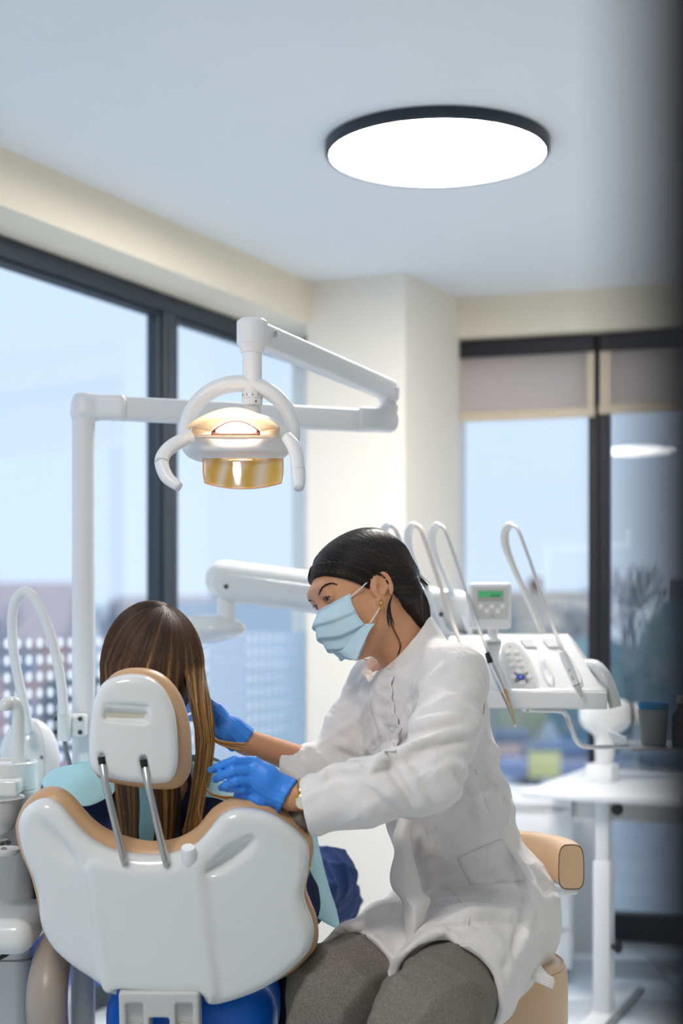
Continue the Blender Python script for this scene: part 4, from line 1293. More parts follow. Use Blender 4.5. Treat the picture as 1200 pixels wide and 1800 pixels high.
# blue cushion of a further chair glimpsed behind the bib
bl = empty('rolling_chair', V(P(80, 0, 3.5)[0], 3.5, 0), 'blue padded chair glimpsed between spittoon unit and bib', 'chair')
c_ = P(74, 1385, 3.5)
vd = Vol(c_ - .14, c_ + .14, .005)
vd.ell(c_, (.034, .10, .058), k=.01)
obj('backrest', vd.mesh(2), mat('bright_blue_leatherette', (0, 104, 224), .4, bump=.05), bl)
obj('back_post', tube([c_ - V(0, 0, .04), V(c_[0], c_[1] + .02, .46)], .014, 12), M_STEEL, bl)
obj('seat', lathe([(0, .42), (.15, .42), (.165, .44), (.165, .475), (.15, .49), (0, .492)], V(c_[0] + .02, c_[1] + .20, 0), n=36), MATS['bright_blue_leatherette'], bl, 'auto')
obj('pedestal', lathe([(.17, 0), (.17, .02), (.03, .04), (.022, .42)], V(c_[0] + .02, c_[1] + .20, 0), n=28), M_DARKG, bl, 'auto')
obj('link', tube([V(c_[0], c_[1] + .02, .46), V(c_[0] + .02, c_[1] + .12, .43)], .014, 10), M_STEEL, bl)

# ================================================================ DENTAL CHAIR
ch = empty('dental_chair', V(-.30, 2.9, 0), 'white shelled dental chair with tan upholstery, seen from behind', 'dental chair')
th = math.radians(9)
KU, KV, KN = V(1, 0, 0), V(0, -math.sin(th), math.cos(th)), V(0, -math.cos(th), -math.sin(th))
KO = P(285, 1600, 2.50)
def onplane(px, py, O, n):
    o0 = V(0, 0, CAMH); r = P(px, py, 1.0) - o0
    return o0 + r * (((O - o0) @ n) / (r @ n))
def K2(px, py, w=0.0):
    q = onplane(px, py, KO + KN * w, KN) - KO
    return (q @ KU, q @ KV)
shell = [(27, 1455), (37, 1430), (60, 1413), (82, 1410), (105, 1422), (130, 1450), (155, 1475), (190, 1494), (225, 1502), (260, 1505), (300, 1502), (340, 1487), (365, 1462), (385, 1437), (410, 1425), (440, 1426), (475, 1436), (510, 1457), (535, 1482), (542, 1505), (540, 1540), (533, 1575), (537, 1600), (547, 1625), (552, 1655), (540, 1685), (500, 1720), (450, 1747), (400, 1763), (372, 1767), (358, 1758), (352, 1741), (280, 1737), (210, 1732), (205, 1750), (195, 1747), (165, 1725), (125, 1700), (95, 1675), (77, 1650), (67, 1620), (65, 1590), (57, 1555), (42, 1520), (30, 1485)]
cush = [(22, 1462), (30, 1432), (48, 1407), (75, 1391), (100, 1391), (125, 1406), (155, 1440), (185, 1462), (225, 1476), (265, 1483), (310, 1477), (345, 1457), (370, 1427), (400, 1410), (435, 1405), (475, 1414), (515, 1439), (542, 1470), (551, 1495), (546, 1530), (537, 1568), (545, 1595), (556, 1625), (559, 1660), (546, 1686), (500, 1722), (400, 1755), (280, 1730), (165, 1715), (95, 1668), (72, 1640), (62, 1590), (50, 1545), (30, 1500)]
sh2 = smooth_path(np.array([K2(a, b) for a, b in shell]), 3, True)
cu2 = smooth_path(np.array([K2(a, b, -.05) for a, b in cush]), 3, True)
lo = sh2.min(0) - .05; hi = sh2.max(0) + .05
vk = Vol(V(lo[0], lo[1], -.12), V(hi[0], hi[1], .07), .004, (KO, (KU, KV, KN)))
vk.poly(sh2, -.030, .016, .020, bend=.35)
def K3(px, py, w): a, b = K2(px, py, w); return V(a, b, w)
# centre plate with soft ridges, wing recesses
ctr = smooth_path(np.array([K2(a, b) for a, b in [(160, 1512), (230, 1524), (300, 1524), (350, 1512), (352, 1560), (362, 1660), (372, 1755), (352, 1741), (280, 1738), (210, 1733), (188, 1735), (178, 1660), (166, 1570)]]), 3, True)
vk.poly(ctr, -.01, .0205, .006, bend=.18, k=.012)
vk.cap(K3(160, 1530, .008), K3(188, 1735, .012), .006, .005, k=.012)
vk.cap(K3(354, 1530, .008), K3(374, 1745, .012), .006, .006, k=.012)
vk.ell(K3(92, 1478, .012), (.052, .013, .016), (nrm(K3(140, 1530, 0) - K3(72, 1456, 0)), nrm(np.cross(V(0, 0, 1), K3(140, 1530, 0) - K3(72, 1456, 0))), V(0, 0, 1)), k=.012, mode='sub')
vk.ell(K3(405, 1505, .008), (.050, .013, .018), (nrm(K3(446, 1474, 0) - K3(362, 1532, 0)), nrm(np.cross(V(0, 0, 1), K3(446, 1474, 0) - K3(362, 1532, 0))), V(0, 0, 1)), k=.012, mode='sub')
obj('back_shell', vk.mesh(1), M_WHITE, ch)
lo = cu2.min(0) - .05; hi = cu2.max(0) + .05
vk = Vol(V(lo[0], lo[1], -.17), V(hi[0], hi[1], .02), .004, (KO, (KU, KV, KN)))
vk.poly(cu2, -.088, -.026, .026, bend=.35)
obj('back_cushion', vk.mesh(1), M_TAN, ch)
# headrest
HO = P(247, 1285, 2.50)
th2 = math.radians(4)
HU, HV, HN = nrm(V(1, .10, 0)), nrm(V(0.0, -math.sin(th2), math.cos(th2))), None
HN = np.cross(HU, HV); HV = np.cross(HN, HU)
if HN[1] > 0: HN = -HN
def H2(px, py, w=0.0):
    q = onplane(px, py, HO + HN * w, HN) - HO
    return (q @ HU, q @ HV)
def H3(px, py, w): a, b = H2(px, py, w); return V(a, b, w)
hs_ = [(160, 1262), (165, 1232), (178, 1205), (200, 1190), (232, 1185), (262, 1190), (285, 1207), (300, 1232), (309, 1262), (313, 1310), (312, 1345), (303, 1368), (285, 1376), (235, 1374), (185, 1366), (165, 1357), (157, 1338), (156, 1300)]
hc_ = [(166, 1262), (172, 1228), (186, 1198), (208, 1180), (240, 1174), (275, 1180), (302, 1200), (322, 1232), (333, 1272), (337, 1315), (335, 1355), (322, 1378), (300, 1387), (250, 1384), (190, 1374), (170, 1364), (162, 1340), (161, 1300)]
p1 = smooth_path(np.array([H2(*q) for q in hs_]), 3, True)
p2 = smooth_path(np.array([H2(*q, -.04) for q in hc_]), 3, True)
lo = np.minimum(p1.min(0), p2.min(0)) - .03; hi = np.maximum(p1.max(0), p2.max(0)) + .03
vk = Vol(V(lo[0], lo[1], -.06), V(hi[0], hi[1], .06), .0028, (HO, (HU, HV, HN)))
vk.poly(p1, -.03, .024, .016, bend=.8)
# recessed grip and the two rod slots
ax2 = (nrm(H3(265, 1264, 0) - H3(180, 1258, 0)), nrm(np.cross(V(0, 0, 1), H3(265, 1264, 0) - H3(180, 1258, 0))), V(0, 0, 1))
vk.rbox(H3(220, 1254, .028), (.0405, .0165, .010), .007, ax2, k=.003, mode='sub')
vk.rbox(H3(221, 1259, .022), (.036, .010, .012), .006, ax2, k=.003, mode='sub')
for (a, b) in (((178, 1330), (182, 1356)), ((252, 1335), (257, 1362))):
    vk.cap(H3(*a, .022), H3(*b, .022), .0072, .0066, k=.002, mode='sub')
obj('headrest_shell', vk.mesh(1), M_WHITE, ch)
for (a, b) in (((178, 1330), (182, 1356)), ((252, 1335), (257, 1362))):
    q = [HO + HU * c[0] + HV * c[1] + HN * .0165 for c in (H2(*a, .016), H2(*b, .016))]
    obj('slot_liner', tube(q, .0066, 12), M_BLACK, ch, 'auto')
obj('grip_lining', box(HO + HU * H2(221, 1254, .018)[0] + HV * H2(221, 1254, .018)[1] + HN * .0085, (.068, .020, .004), (HU, HV, HN), .002), mat('cream_plastic', (206, 200, 184), .5), ch, False)
vk = Vol(V(lo[0], lo[1], -.11), V(hi[0], hi[1], .03), .003, (HO, (HU, HV, HN)))
vk.poly(p2, -.072, -.012, .026, bend=.8)
obj('headrest_cushion', vk.mesh(1), M_TAN, ch)
# rods
for (tx, ty_, bx, by) in ((180, 1345, 217, 1506), (255, 1350, 291, 1511)):
    a = HO + HU * H2(tx, ty_, .018)[0] + HV * H2(tx, ty_, .018)[1] + HN * .016
    b = onplane(bx, by, KO + KN * .022, KN)
    obj('headrest_rod', tube([a + (a - b) * .02, a + (b - a) * .16 - V(0, .012, 0), b - V(0, .003, 0), b + V(0, .012, -.012)], [.006, .0062, .0062, .0058], 14), M_STEEL, ch, 'auto')
c_ = onplane(331, 1506, KO + KN * .016, KN)
obj('release_button', lathe([(.0125, -.008), (.0125, .018), (.011, .022), (.0, .023)], c_ + V(0, .004, -.003), nrm(V(0, -.45, .9)), 24), M_WMATTE, ch, 'auto')
# bracket with two channels below the shell
bc_ = P(283, 1800, 2.50)
BA = (KU, -KN, KV)
bp0 = onplane(283, 1788, KO + KN * .004, KN)
vk = Vol(V(-.13, -.16, -.06), V(.13, .09, .06), .003, (bp0, (KU, KV, KN)))
vk.rbox(V(0, -.02, 0), (.068, .075, .026), .004, k=.003)
for sx in (-.042, .042):
    vk.rbox(V(sx, -.045, .026), (.0145, .08, .016), .003, k=.002, mode='sub')
vk.rbox(V(0, -.05, .02), (.017, .06, .06), .004, k=.002, mode='sub')
obj('hinge_bracket', vk.mesh(0), M_GREYW, ch)
for sx in (-.042, .042):
    obj('channel_plate', box(bp0 + KU * sx - KV * .055 + KN * .0125, (.020, .10, .004), (KU, KV, KN), .001), mat('bracket_insert', (196, 194, 186), .5), ch, False)
# blue covered seat, base, armrest
M_SEATB = mat('blue_seat_cover', (10, 112, 232), .32, var=.05, scale=6)
vs_ = Vol(V(-.62, 2.48, .38), V(.05, 3.7, .78), .008)
vs_.rbox(V(-.27, 2.86, .585), (.155, .26, .085), .075, k=.03)
vs_.rbox(V(-.27, 3.3, .55), (.15, .38, .06), .05, k=.05)
obj('seat', vs_.mesh(2), M_SEATB, ch)
obj('seat_base', box(V(-.27, 2.95, .46), (.30, .62, .10), AX, .03, 3), M_DARKG, ch, 'auto')
obj('base_column', box(V(-.27, 3.0, .26), (.22, .40, .36), AX, .04, 3), M_DARKG, ch, 'auto')
obj('floor_plate', box(V(-.27, 3.05, .04), (.46, .92, .08), AX, .03, 3), M_WHITE, ch, 'auto')
obj('bracket_post', box(bp0 - KV * .16 + V(0, .02, 0), (.10, .05, .18), AX, .01), M_GREYW, ch, 'auto')
M_ARM = mat('taupe_armrest', (168, 156, 146), .35, var=.04, bump=.05)
q = [P(112, 1640, 2.72), P(92, 1690, 2.66), P(83, 1745, 2.62), P(85, 1805, 2.62), P(100, 1870, 2.68), P(150, 1900, 2.78)]
obj('armrest', tube(q, [.032, .035, .0365, .036, .035, .03], 20, 6), M_ARM, ch)
q = [P(505, 1655, 2.85), P(515, 1700, 2.82), P(520, 1760, 2.82), P(500, 1840, 2.86), P(470, 1870, 2.90)]
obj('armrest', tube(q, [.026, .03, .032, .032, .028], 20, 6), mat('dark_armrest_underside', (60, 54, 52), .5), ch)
# ================================================================ PEOPLE: materials
M_SKIN = mat('skin', (216, 160, 122), .48, var=.05, scale=40, sss=.12, spec=.35, bump=.03, bscale=600)
M_COAT = mat('white_cotton', (240, 236, 234), .8, var=.012, scale=20, bump=.05, bscale=900, spec=.2, sheen=.15)
# soft cloth wrinkles as fine relief on the cotton
t = M_COAT.node_tree; b_ = t.nodes['Principled BSDF']
tco = t.nodes.new('ShaderNodeTexCoord'); nz_ = t.nodes.new('ShaderNodeTexNoise')
nz_.inputs['Scale'].default_value = 13; nz_.inputs['Detail'].default_value = 2; nz_.inputs['Distortion'].default_value = 1.6
t.links.new(tco.outputs['Object'], nz_.inputs['Vector'])
bq = t.nodes.new('ShaderNodeBump'); bq.inputs['Strength'].default_value = .55; bq.inputs['Distance'].default_value = .012
t.links.new(nz_.outputs[0], bq.inputs['Height'])
old = b_.inputs['Normal'].links[0].from_node
t.links.new(bq.outputs[0], old.inputs['Normal'])
M_GLOVE = mat('blue_nitrile', (58, 142, 242), .42, var=.05, scale=30, bump=.12, bscale=130)
M_MASK = mat('pale_blue_mask_paper', (204, 234, 247), .8, var=.03, scale=60, bump=.05, bscale=900, spec=.2)
M_BIB = mat('light_blue_bib_paper', (182, 231, 243), .75, var=.04, scale=30, bump=.3, bscale=70, spec=.25)
M_NAVY = mat('navy_jersey', (22, 34, 74), .85, var=.1, bump=.05)
M_DENIM = mat('blue_denim', (18, 52, 108), .85, var=.18, scale=260, bump=.1, bscale=700)
M_GOLD = mat('gold', (212, 172, 96), .2, metal=1.0)
M_SHOE = mat('black_leather', (14, 15, 18), .4)
# tweed
M_TWEED = bpy.data.materials.new('grey_brown_tweed'); M_TWEED.use_nodes = True
t = M_TWEED.node_tree; b_ = t.nodes['Principled BSDF']
tco = t.nodes.new('ShaderNodeTexCoord')
ck = t.nodes.new('ShaderNodeTexNoise'); ck.inputs['Scale'].default_value = 420; ck.inputs['Detail'].default_value = 2
w1 = t.nodes.new('ShaderNodeTexWave'); w1.inputs['Scale'].default_value = 330; w1.inputs['Distortion'].default_value = 2; w1.bands_direction = 'DIAGONAL'
t.links.new(tco.outputs['Object'], ck.inputs['Vector']); t.links.new(tco.outputs['Object'], w1.inputs['Vector'])
mm = t.nodes.new('ShaderNodeMath'); mm.operation = 'MULTIPLY_ADD'; mm.inputs[1].default_value = .35
t.links.new(w1.outputs[0], mm.inputs[0]); t.links.new(ck.outputs[0], mm.inputs[2])
cr = t.nodes.new('ShaderNodeValToRGB'); cr.color_ramp.elements[0].color = lin(92, 87, 80); cr.color_ramp.elements[1].color = lin(158, 151, 140)
cr.color_ramp.elements[0].position = .35; cr.color_ramp.elements[1].position = 1.0
t.links.new(mm.outputs[0], cr.inputs[0]); t.links.new(cr.outputs[0], b_.inputs['Base Color'])
b_.inputs['Roughness'].default_value = .9; b_.inputs['Specular IOR Level'].default_value = .15
bp = t.nodes.new('ShaderNodeBump'); bp.inputs['Strength'].default_value = .25; bp.inputs['Distance'].default_value = .002
t.links.new(mm.outputs[0], bp.inputs['Height']); t.links.new(bp.outputs[0], b_.inputs['Normal'])

# ================================================================ DENTIST
pd = empty('person', V(.25, 2.85, 0), 'dentist in white coat, blue gloves and face mask seated on the stool', 'person')
HC = P(640, 1050, 2.85)
yw, pt, rl = math.radians(24), math.radians(22), math.radians(14)
f0 = V(-math.cos(yw), -math.sin(yw), 0); l0 = V(math.sin(yw), -math.cos(yw), 0); u0 = V(0, 0, 1)
hf = f0 * math.cos(pt) - u0 * math.sin(pt); hu = u0 * math.cos(pt) + f0 * math.sin(pt)
hl = l0 * math.cos(rl) + hu * math.sin(rl); hu = hu * math.cos(rl) - l0 * math.sin(rl)
HFR = (HC, (hf, hl, hu))
def tol(p): return (np.asarray(p) - HC) @ np.array(HFR[1]).T
def tow(l): return np.asarray(l) @ np.array(HFR[1]) + HC
def hp_(px, py, y):
    """local head coordinates of the sight line at lateral offset y"""
    o0 = V(0, 0, CAMH); r = P(px, py, 1.0) - o0
    tt = ((HC + hl * y - o0) @ hl) / (r @ hl)
    return tol(o0 + r * tt)
NB, NT = tol(P(742, 1190, 2.88)), V(-.018, 0, -.035)
vh = Vol(V(-.22, -.15, -.27), V(.15, .15, .16), .0025, HFR)
vh.ell(V(-.012, 0, .040), (.095, .073, .076), k=0)
vh.ell(V(.032, 0, -.018), (.060, .058, .082), k=.03)
for s in (-1, 1):
    vh.cap(V(.0, s * .050, -.035), V(.055, s * .018, -.082), .022, .018, k=.03)
    vh.ell(V(.052, s * .034, -.016), (.025, .022, .024), k=.02)
    vh.ell(V(.093, s * .031, .024), (.012, .019, .012), k=.012, mode='sub')
    vh.ell(V(.0745, s * .0315, .0245), (.0145, .0165, .0125), k=.004)
    vh.ell(V(.0905, s * .032, .0228), (.010, .0145, .0042), k=.002, mode='sub')
vh.ell(V(.066, 0, -.078), (.020, .024, .018), k=.02)
vh.cap(V(.080, -.034, .047), V(.080, .034, .047), .012, k=.02)
vh.chain([V(.080, 0, .034), V(.085, 0, .006), V(.096, 0, -.018)], [.009, .0095, .012], k=.012)
vh.cap(NT, NB, .054, .060, k=.03)
vh.cap(NB, NB + (NB - NT) * .15, .060, .060, k=.03)
# ears
def ear(sg):
    ec = hp_(671, 1031, .080); ec[1] = sg * .0745
    eu = nrm(V(-math.sin(.30), 0, math.cos(.30))); ef = V(eu[2], 0, -eu[0])
    ex = V(0, sg, 0)
    vh.ell(ec, (.0175, .0065, .028), (ef, nrm(ex - ef * .35), eu), k=.006)
    rim = []
    for a in np.linspace(-.55, 3.75, 16):
        rim.append(ec + ef * (.0175 * math.cos(a)) + eu * (.0275 * math.sin(a)) + ex * (.0045 - .0045 * math.cos(a)))
    vh.chain(rim, [.0036] * 16, k=.003)
    vh.ell(ec + ef * -.001 + ex * .0105 + eu * .004, (.0115, .0055, .017), (ef, ex, eu), k=.003, mode='sub')
    vh.ell(ec + ef * .005 + ex * .0095 - eu * .005, (.0075, .008, .0095), (ef, ex, eu), k=.003, mode='sub')
    vh.chain([ec - ef * .006 + ex * .0075 + eu * .012, ec - ef * .0085 + ex * .008 - eu * .002, ec - ef * .001 + ex * .006 - eu * .014], [.003, .0032, .003], k=.004)
    vh.ell(ec + ef * .006 - eu * .0265 + ex * .001, (.0085, .005, .0095), (ef, ex, eu), k=.006)
    vh.ell(ec + ef * .0135 - eu * .006 + ex * .003, (.0035, .0045, .006), (ef, ex, eu), k=.003)
    return ec, ef, eu
EC, EF, EU = ear(1); ear(-1)
head = vh.mesh(1)
# torso, arms and legs of the body (slimmer than the clothes)
SL, SRt = P(800, 1190, 2.73), P(664, 1205, 2.98)
EL, ER = P(752, 1370, 2.55), P(582, 1354, 2.93)
WL, WR = P(512, 1401, 2.535), P(428, 1303, 2.835)
HIL, HIR = P(868, 1640, 2.86), P(800, 1622, 2.98)
KL, KR = P(748, 1796, 2.45), P(592, 1748, 2.62)
AL, AR = V(KL[0] - .03, KL[1] + .03, .10), V(KR[0] - .02, KR[1] + .05, .10)
bl_, bf_ = nrm(V(.46, -.89, 0)), nrm(V(-.89, -.46, 0))
CHc, MIc, WAc, HPc = P(738, 1228, 2.865), P(757, 1330, 2.865), P(792, 1440, 2.885), P(842, 1570, 2.91)
vb = Vol(V(-.30, 2.30, .02), V(.55, 3.25, 1.26), .009)
vb.ell(CHc, (.13, .08, .10), (bl_, bf_, u0), k=.04).ell(MIc, (.12, .09, .11), (bl_, bf_, u0), k=.04).ell(WAc, (.11, .09, .11), (bl_, bf_, u0), k=.05).ell(HPc, (.13, .10, .10), (bl_, bf_, u0), k=.05)
vb.cap(tow(NB), CHc, .05, .07, k=.04)
for (S_, E_, W_) in ((SL, EL, WL), (SRt, ER, WR)):
    vb.cap(CHc + V(0, 0, .04), S_, .06, .045, k=.03)
    vb.chain([S_, E_, W_], [.040, .030, .0262], k=.015)
for (H_, K_, A_) in ((HIL, KL, AL), (HIR, KR, AR)):
    vb.cap(HPc, H_, .09, .07, k=.03)
    vb.chain([H_, K_, A_], [.07, .05, .036], k=.02)
body = vb.mesh(1)
obj('body', join(head, body), M_SKIN, pd)
# eyes, lashes, brows
M_EYEW = mat('eye_white', (226, 218, 212), .25)
M_IRIS = mat('dark_iris', (34, 20, 14), .15, coat=.6)
for s in (-1, 1):
    c = V(.0742, s * .0315, .0245)
    bm = bmesh.new(); bmesh.ops.create_uvsphere(bm, u_segments=20, v_segments=12, radius=.0128)
    v, f = bmout(bm)
    ey = obj('eyeball', (tow(v + c), f), M_EYEW, pd)
    gd = nrm(V(.96, .10, -.18))
    obj('iris', lathe([(.0062, .0112), (.0045, .0124), (0, .0130)], tow(c), gd @ np.array(HFR[1]), 18), M_IRIS, ey)
    for zz, r_, nm in ((.0042, .0011, 'upper_lashes'), (-.0040, .0005, 'lower_lashes')):
        pts = []
        for a in np.linspace(-1, 1, 11):
            yy = a * .0142
            q = V(.0742 + math.sqrt(max(0, .0150 ** 2 - yy * yy * .85)) + (.0008 if zz > 0 else 0), s * (.032) + yy, .0228 + zz * (1 - a * a) + .0008 * a * s)
            pts.append(tow(q))
        obj(nm, tube(pts, [r_ * .6] + [r_] * 9 + [r_ * .8], 6), M_IRIS, pd)
# brows: strand bundles following the ridge
bp_ = []
for s in (-1, 1):
    ctl = [hp_(560, 1045, .016), hp_(566, 1034, .024), hp_(574, 1028, .033), hp_(584, 1026, .042), hp_(594, 1028, .051)]
    ctl = [V(max(.02, q[0]), q[1] * s, q[2]) for q in ctl]
    cc_ = smooth_path(ctl, 8)
    for i in range(170):
        k = RNG.integers(0, len(cc_) - 4)
        a, b = cc_[k] + RNG.normal(size=3) * V(.0004, .0004, .0012), cc_[k + 3] + RNG.normal(size=3) * V(.0004, .0004, .0008) + V(0, 0, .0006)
        bp_.append([a, (a + b) / 2 + V(.0006, 0, .0004), b])
bp_ = np.array(bp_)
def push(pt_, off=.0012):
    """move a local head point onto the skin surface along the sight line"""
    w = tow(pt_); px = w[0] / w[1] * FPX + 600; py = HOR - (w[2] - CAMH) / w[1] * FPX
    h = vh.hit(px, py, 2.5, 3.2)
    if h is None: return w
    return h - nrm(h - V(0, 0, CAMH)) * off
hb_ = len(bp_) // 2
bnear = np.array([[push(q) for q in st_] for st_ in bp_[hb_:]])
bw = np.concatenate([bnear, np.array([[tow(tol(q) * V(1, -1, 1)) for q in st_] for st_ in bnear])])
for part in (bw[:hb_], bw[hb_:]):
    v, f, S_, kn = strands(part, .0004, .0002)
    tag(obj('eyebrow', (v, f), mat('dark_brow', (34, 24, 20), .6), pd), kind='stuff')

# ---- mask
def mk(px, py, y): return hp_(px, py, y)
near = [mk(614, 1044, .060), mk(619, 1064, .064), mk(630, 1086, .066), mk(643, 1104, .064), mk(640, 1130, .054), mk(627, 1160, .040)]
q3 = [mk(587, 1058, .042), mk(583, 1078, .044), mk(590, 1102, .042), mk(602, 1124, .036), mk(610, 1142, .030), mk(616, 1160, .022)]
cen = [mk(563, 1071, .004), mk(556, 1090, .002), mk(557, 1109, .0), mk(567, 1127, .0), mk(584, 1144, .0), mk(606, 1158, .0)]
rows = []
for a, b, c in zip(near, q3, cen):
    rows.append([tow(a * V(1, -1, .82 if a[2] < -.05 else 1)), tow(b * V(1, -1, .93 if b[2] < -.05 else 1)), tow(c * V(1, 0, 1)), tow(b), tow(a)])
g = np.array([smooth_path(r, 6) for r in rows]); g = np.array([smooth_path(g[:, j], 10) for j in range(g.shape[1])]).transpose(1, 0, 2)
Rn, Cn = g.shape[:2]
nn = np.cross(np.gradient(g, axis=1), np.gradient(g, axis=0)); nn /= np.linalg.norm(nn, axis=2, keepdims=True)
ctr_ = tow(V(.02, 0, -.04))
if ((g[Rn // 2, Cn // 2] - ctr_) @ nn[Rn // 2, Cn // 2]) < 0: nn = -nn
vv_ = np.linspace(0, 1, Rn)[:, None]
saw = np.zeros((Rn, Cn))
for e_ in (.30, .52, .74):
    w_ = (vv_ - e_ + .16) / .16
    saw += np.where((w_ > 0) & (w_ <= 1), w_ ** 1.5 * .0058, 0) * (1 - .4 * np.abs(np.linspace(-1, 1, Cn)[None, :]) ** 3)
g2 = g + nn * saw[:, :, None]
mkm = sheet(g2, 1, 1, .0018)
mo = obj('face_mask', mkm, M_MASK, pd)
for v_ in (1, 3):
    obj('stitch_line', tube(g2[v_, 2:-2] + nn[v_, 2:-2] * .0012, .0007, 5), mat('mask_stitch', (206, 226, 236), .8), mo)
obj('edge_binding', tube(g2[:, -1], .0016, 6), mat('mask_binding', (196, 226, 240), .8), mo)
obj('edge_binding', tube(g2[:, 0], .0016, 6), MATS['mask_binding'], mo)
# loose lower corner flap of the mask
fl_ = [[tow(mk(640, 1097, .066)), tow(mk(650, 1096, .068)), tow(mk(659, 1096, .070))],
       [tow(mk(622, 1118, .058)), tow(mk(636, 1120, .064)), tow(mk(650, 1108, .070))],
       [tow(mk(604, 1140, .040)), tow(mk(618, 1146, .052)), tow(mk(636, 1138, .064))],
       [tow(mk(594, 1146, .022)), tow(mk(610, 1156, .040)), tow(mk(626, 1162, .056))]]
obj('corner_flap', sheet(fl_, 6, 6, .0016), M_MASK, mo)
M_LOOP = mat('white_elastic', (240, 240, 238), .7)
ear_top = tow(EC + EU * .026 + EF * .004 + V(0, .001, 0)); ear_back = tow(EC - EF * .016 + V(0, -.004, 0)); ear_low = tow(EC - EU * .020 + EF * .002 + V(0, .006, 0))
obj('ear_loop', tube([tow(mk(616, 1050, .063)), tow(mk(634, 1034, .073)), tow(mk(652, 1017, .0755)), ear_top - hl * .004], .0013, 8, 4), M_LOOP, mo)
obj('ear_loop', tube([tow(mk(650, 1096, .070)), tow(mk(662, 1077, .074)), tow(mk(672, 1062, .0745)), tow(mk(682, 1052, .070))], .0013, 8, 4), M_LOOP, mo)
eg = tow(EC - EU * .034 + EF * .008 + V(0, .006, 0))
obj('earring', tube([tow(EC - EU * .026 + EF * .007 + V(0, .0065, 0)), eg + hl * .003, eg - V(0, 0, .012)], [.0022, .003, .0018], 10, 4), M_GOLD, pd)

# ---- hair
HCc, HCr = V(-.012, 0, .043), V(.105, .0815, .082)
A1 = hp_(556, 1006, .035); A2 = hp_(642, 1030, .078)
sl = (A2[2] - A1[2]) / (A2[0] - A1[0])
vr = Vol(V(-.24, -.16, -.20), V(.14, .16, .17), .003, HFR)
vr.ell(HCc, HCr, k=0)
vr.ell(V(-.035, 0, .045), (.075, .079, .074), k=.02)
xe = EC[0] + .012
def face_cut(X, Y, Z):
    n0 = 1 / math.sqrt(1 + sl * sl)
    lowr = (Z - (A1[2] + sl * (X - A1[0])) + .004 * np.cos(Y * 40)) * n0
    return np.maximum(lowr, (xe - .004) - X) + 0 * Y
vr.fn(V(-.3, -.3, -.4), V(.3, .3, .4), face_cut, k=.006, mode='sub')
# hair behind the ears sweeping to a low bun
nap = hp_(712, 1100, 0.0)
for s in (-1, 1):
    vr.ell(hp_(694, 1040, .0) * V(1, 0, 1) + V(0, s * .045, 0), (.030, .032, .055), k=.02)
    vr.ell(EC * V(1, s, 1) + EF * .0 + V(.003, -s * .004, .0), (.019, .016, .029), (EF, V(0, 1, 0), EU), k=.004, mode='sub')
bun = hp_(723, 1076, 0.0)
bdir = nrm(hp_(728, 1118, 0) - hp_(708, 1020, 0))
bsd = nrm(np.cross(bdir, V(0, 1, 0)))
vr.ell(bun, (.056, .052, .0315), (bdir, V(0, 1, 0), bsd), k=.02)
vr.ell(hp_(706, 1016, 0), (.030, .045, .026), k=.02)
vr.cap(NT + V(.024, 0, .0), NB + V(.016, 0, -.01), .047, .058, k=.01, mode='sub')
hair = vr.mesh(1)
M_HAIRB = mat('black_brown_hair', (24, 18, 18), .5, var=.25, scale=60, spec=.5)
ho_ = obj('hair', hair, M_HAIRB, pd)
# combed strands from the parting back to the clip
clip = hp_(714, 994, 0.0)
sp_ = []
for i in range(1700):
    s = 1 if i % 3 else -1
    x0 = RNG.uniform(-.10, .080)
    u_ = RNG.uniform(0, 1)
    st_ = V(x0, 0.0, .2)
    end = clip + V(RNG.normal() * .004, s * abs(RNG.normal()) * .012, RNG.normal() * .008 - .015 * u_)
    # lowest point passes just above the ear
    mid = V(-.012 + x0 * (.85 if x0 > 0 else .5), s * .2, -.035 + .19 * (1 - u_))
    pts = []
    for k_ in np.linspace(0, 1, 13):
        q = (1 - k_) ** 2 * (V(x0, s * .006, .14)) + 2 * k_ * (1 - k_) * mid + k_ * k_ * end
        d = (q - HCc) / HCr
        rad = np.linalg.norm(d)
        tgt = 1.004 + .012 * RNG.random() if k_ < .93 else max(rad, 1.0)
        q = HCc + d / rad * tgt * HCr
        n0 = 1 / math.sqrt(1 + sl * sl)
        if q[0] > xe - .004: q[2] = max(q[2], A1[2] + sl * (q[0] - A1[0]) + .001)
        pts.append(q)
    sp_.append(smooth_path(pts, 2))
for i in range(700):
    s = 1 if i % 3 else -1
    de = .042 * RNG.random() ** 1.3 + .001
    pts = []
    for x_ in np.linspace(.088 - .010 * RNG.random(), -.012, 8):
        z_ = A1[2] + sl * (x_ - A1[0]) + de * (.5 + .5 * min(1, (.09 - x_) / .05))
        rr2 = 1 - ((x_ - HCc[0]) / HCr[0]) ** 2 - ((z_ - HCc[2]) / HCr[2]) ** 2
        pts.append(V(x_, s * HCr[1] * math.sqrt(max(.004, rr2)), z_))
    end = clip + V(RNG.normal() * .004, s * abs(RNG.normal()) * .012, RNG.normal() * .008 - .02)
    for k_ in (.25, .5, .75, .95, 1.0):
        q = pts[7] * (1 - k_) + end * k_ + V(0, s * .03 * math.sin(math.pi * k_), -.012 * math.sin(math.pi * k_))
        pts.append(q)
    sp_.append(smooth_path(pts, 2))
sp_ = np.array(sp_)
sh_ = sp_.shape
q_ = sp_.reshape(-1, 3)
rd_ = (q_ - HCc); rd_ /= np.linalg.norm(rd_, axis=1)[:, None]
lift = np.repeat(RNG.uniform(-.0004, .0016, sh_[0]), sh_[1])
fr_n = q_[:, 0] > xe - .004
for _ in range(5):
    dd_ = vr.sample(q_) - lift
    q_ = q_ - rd_ * np.clip(dd_, -.008, .008)[:, None]
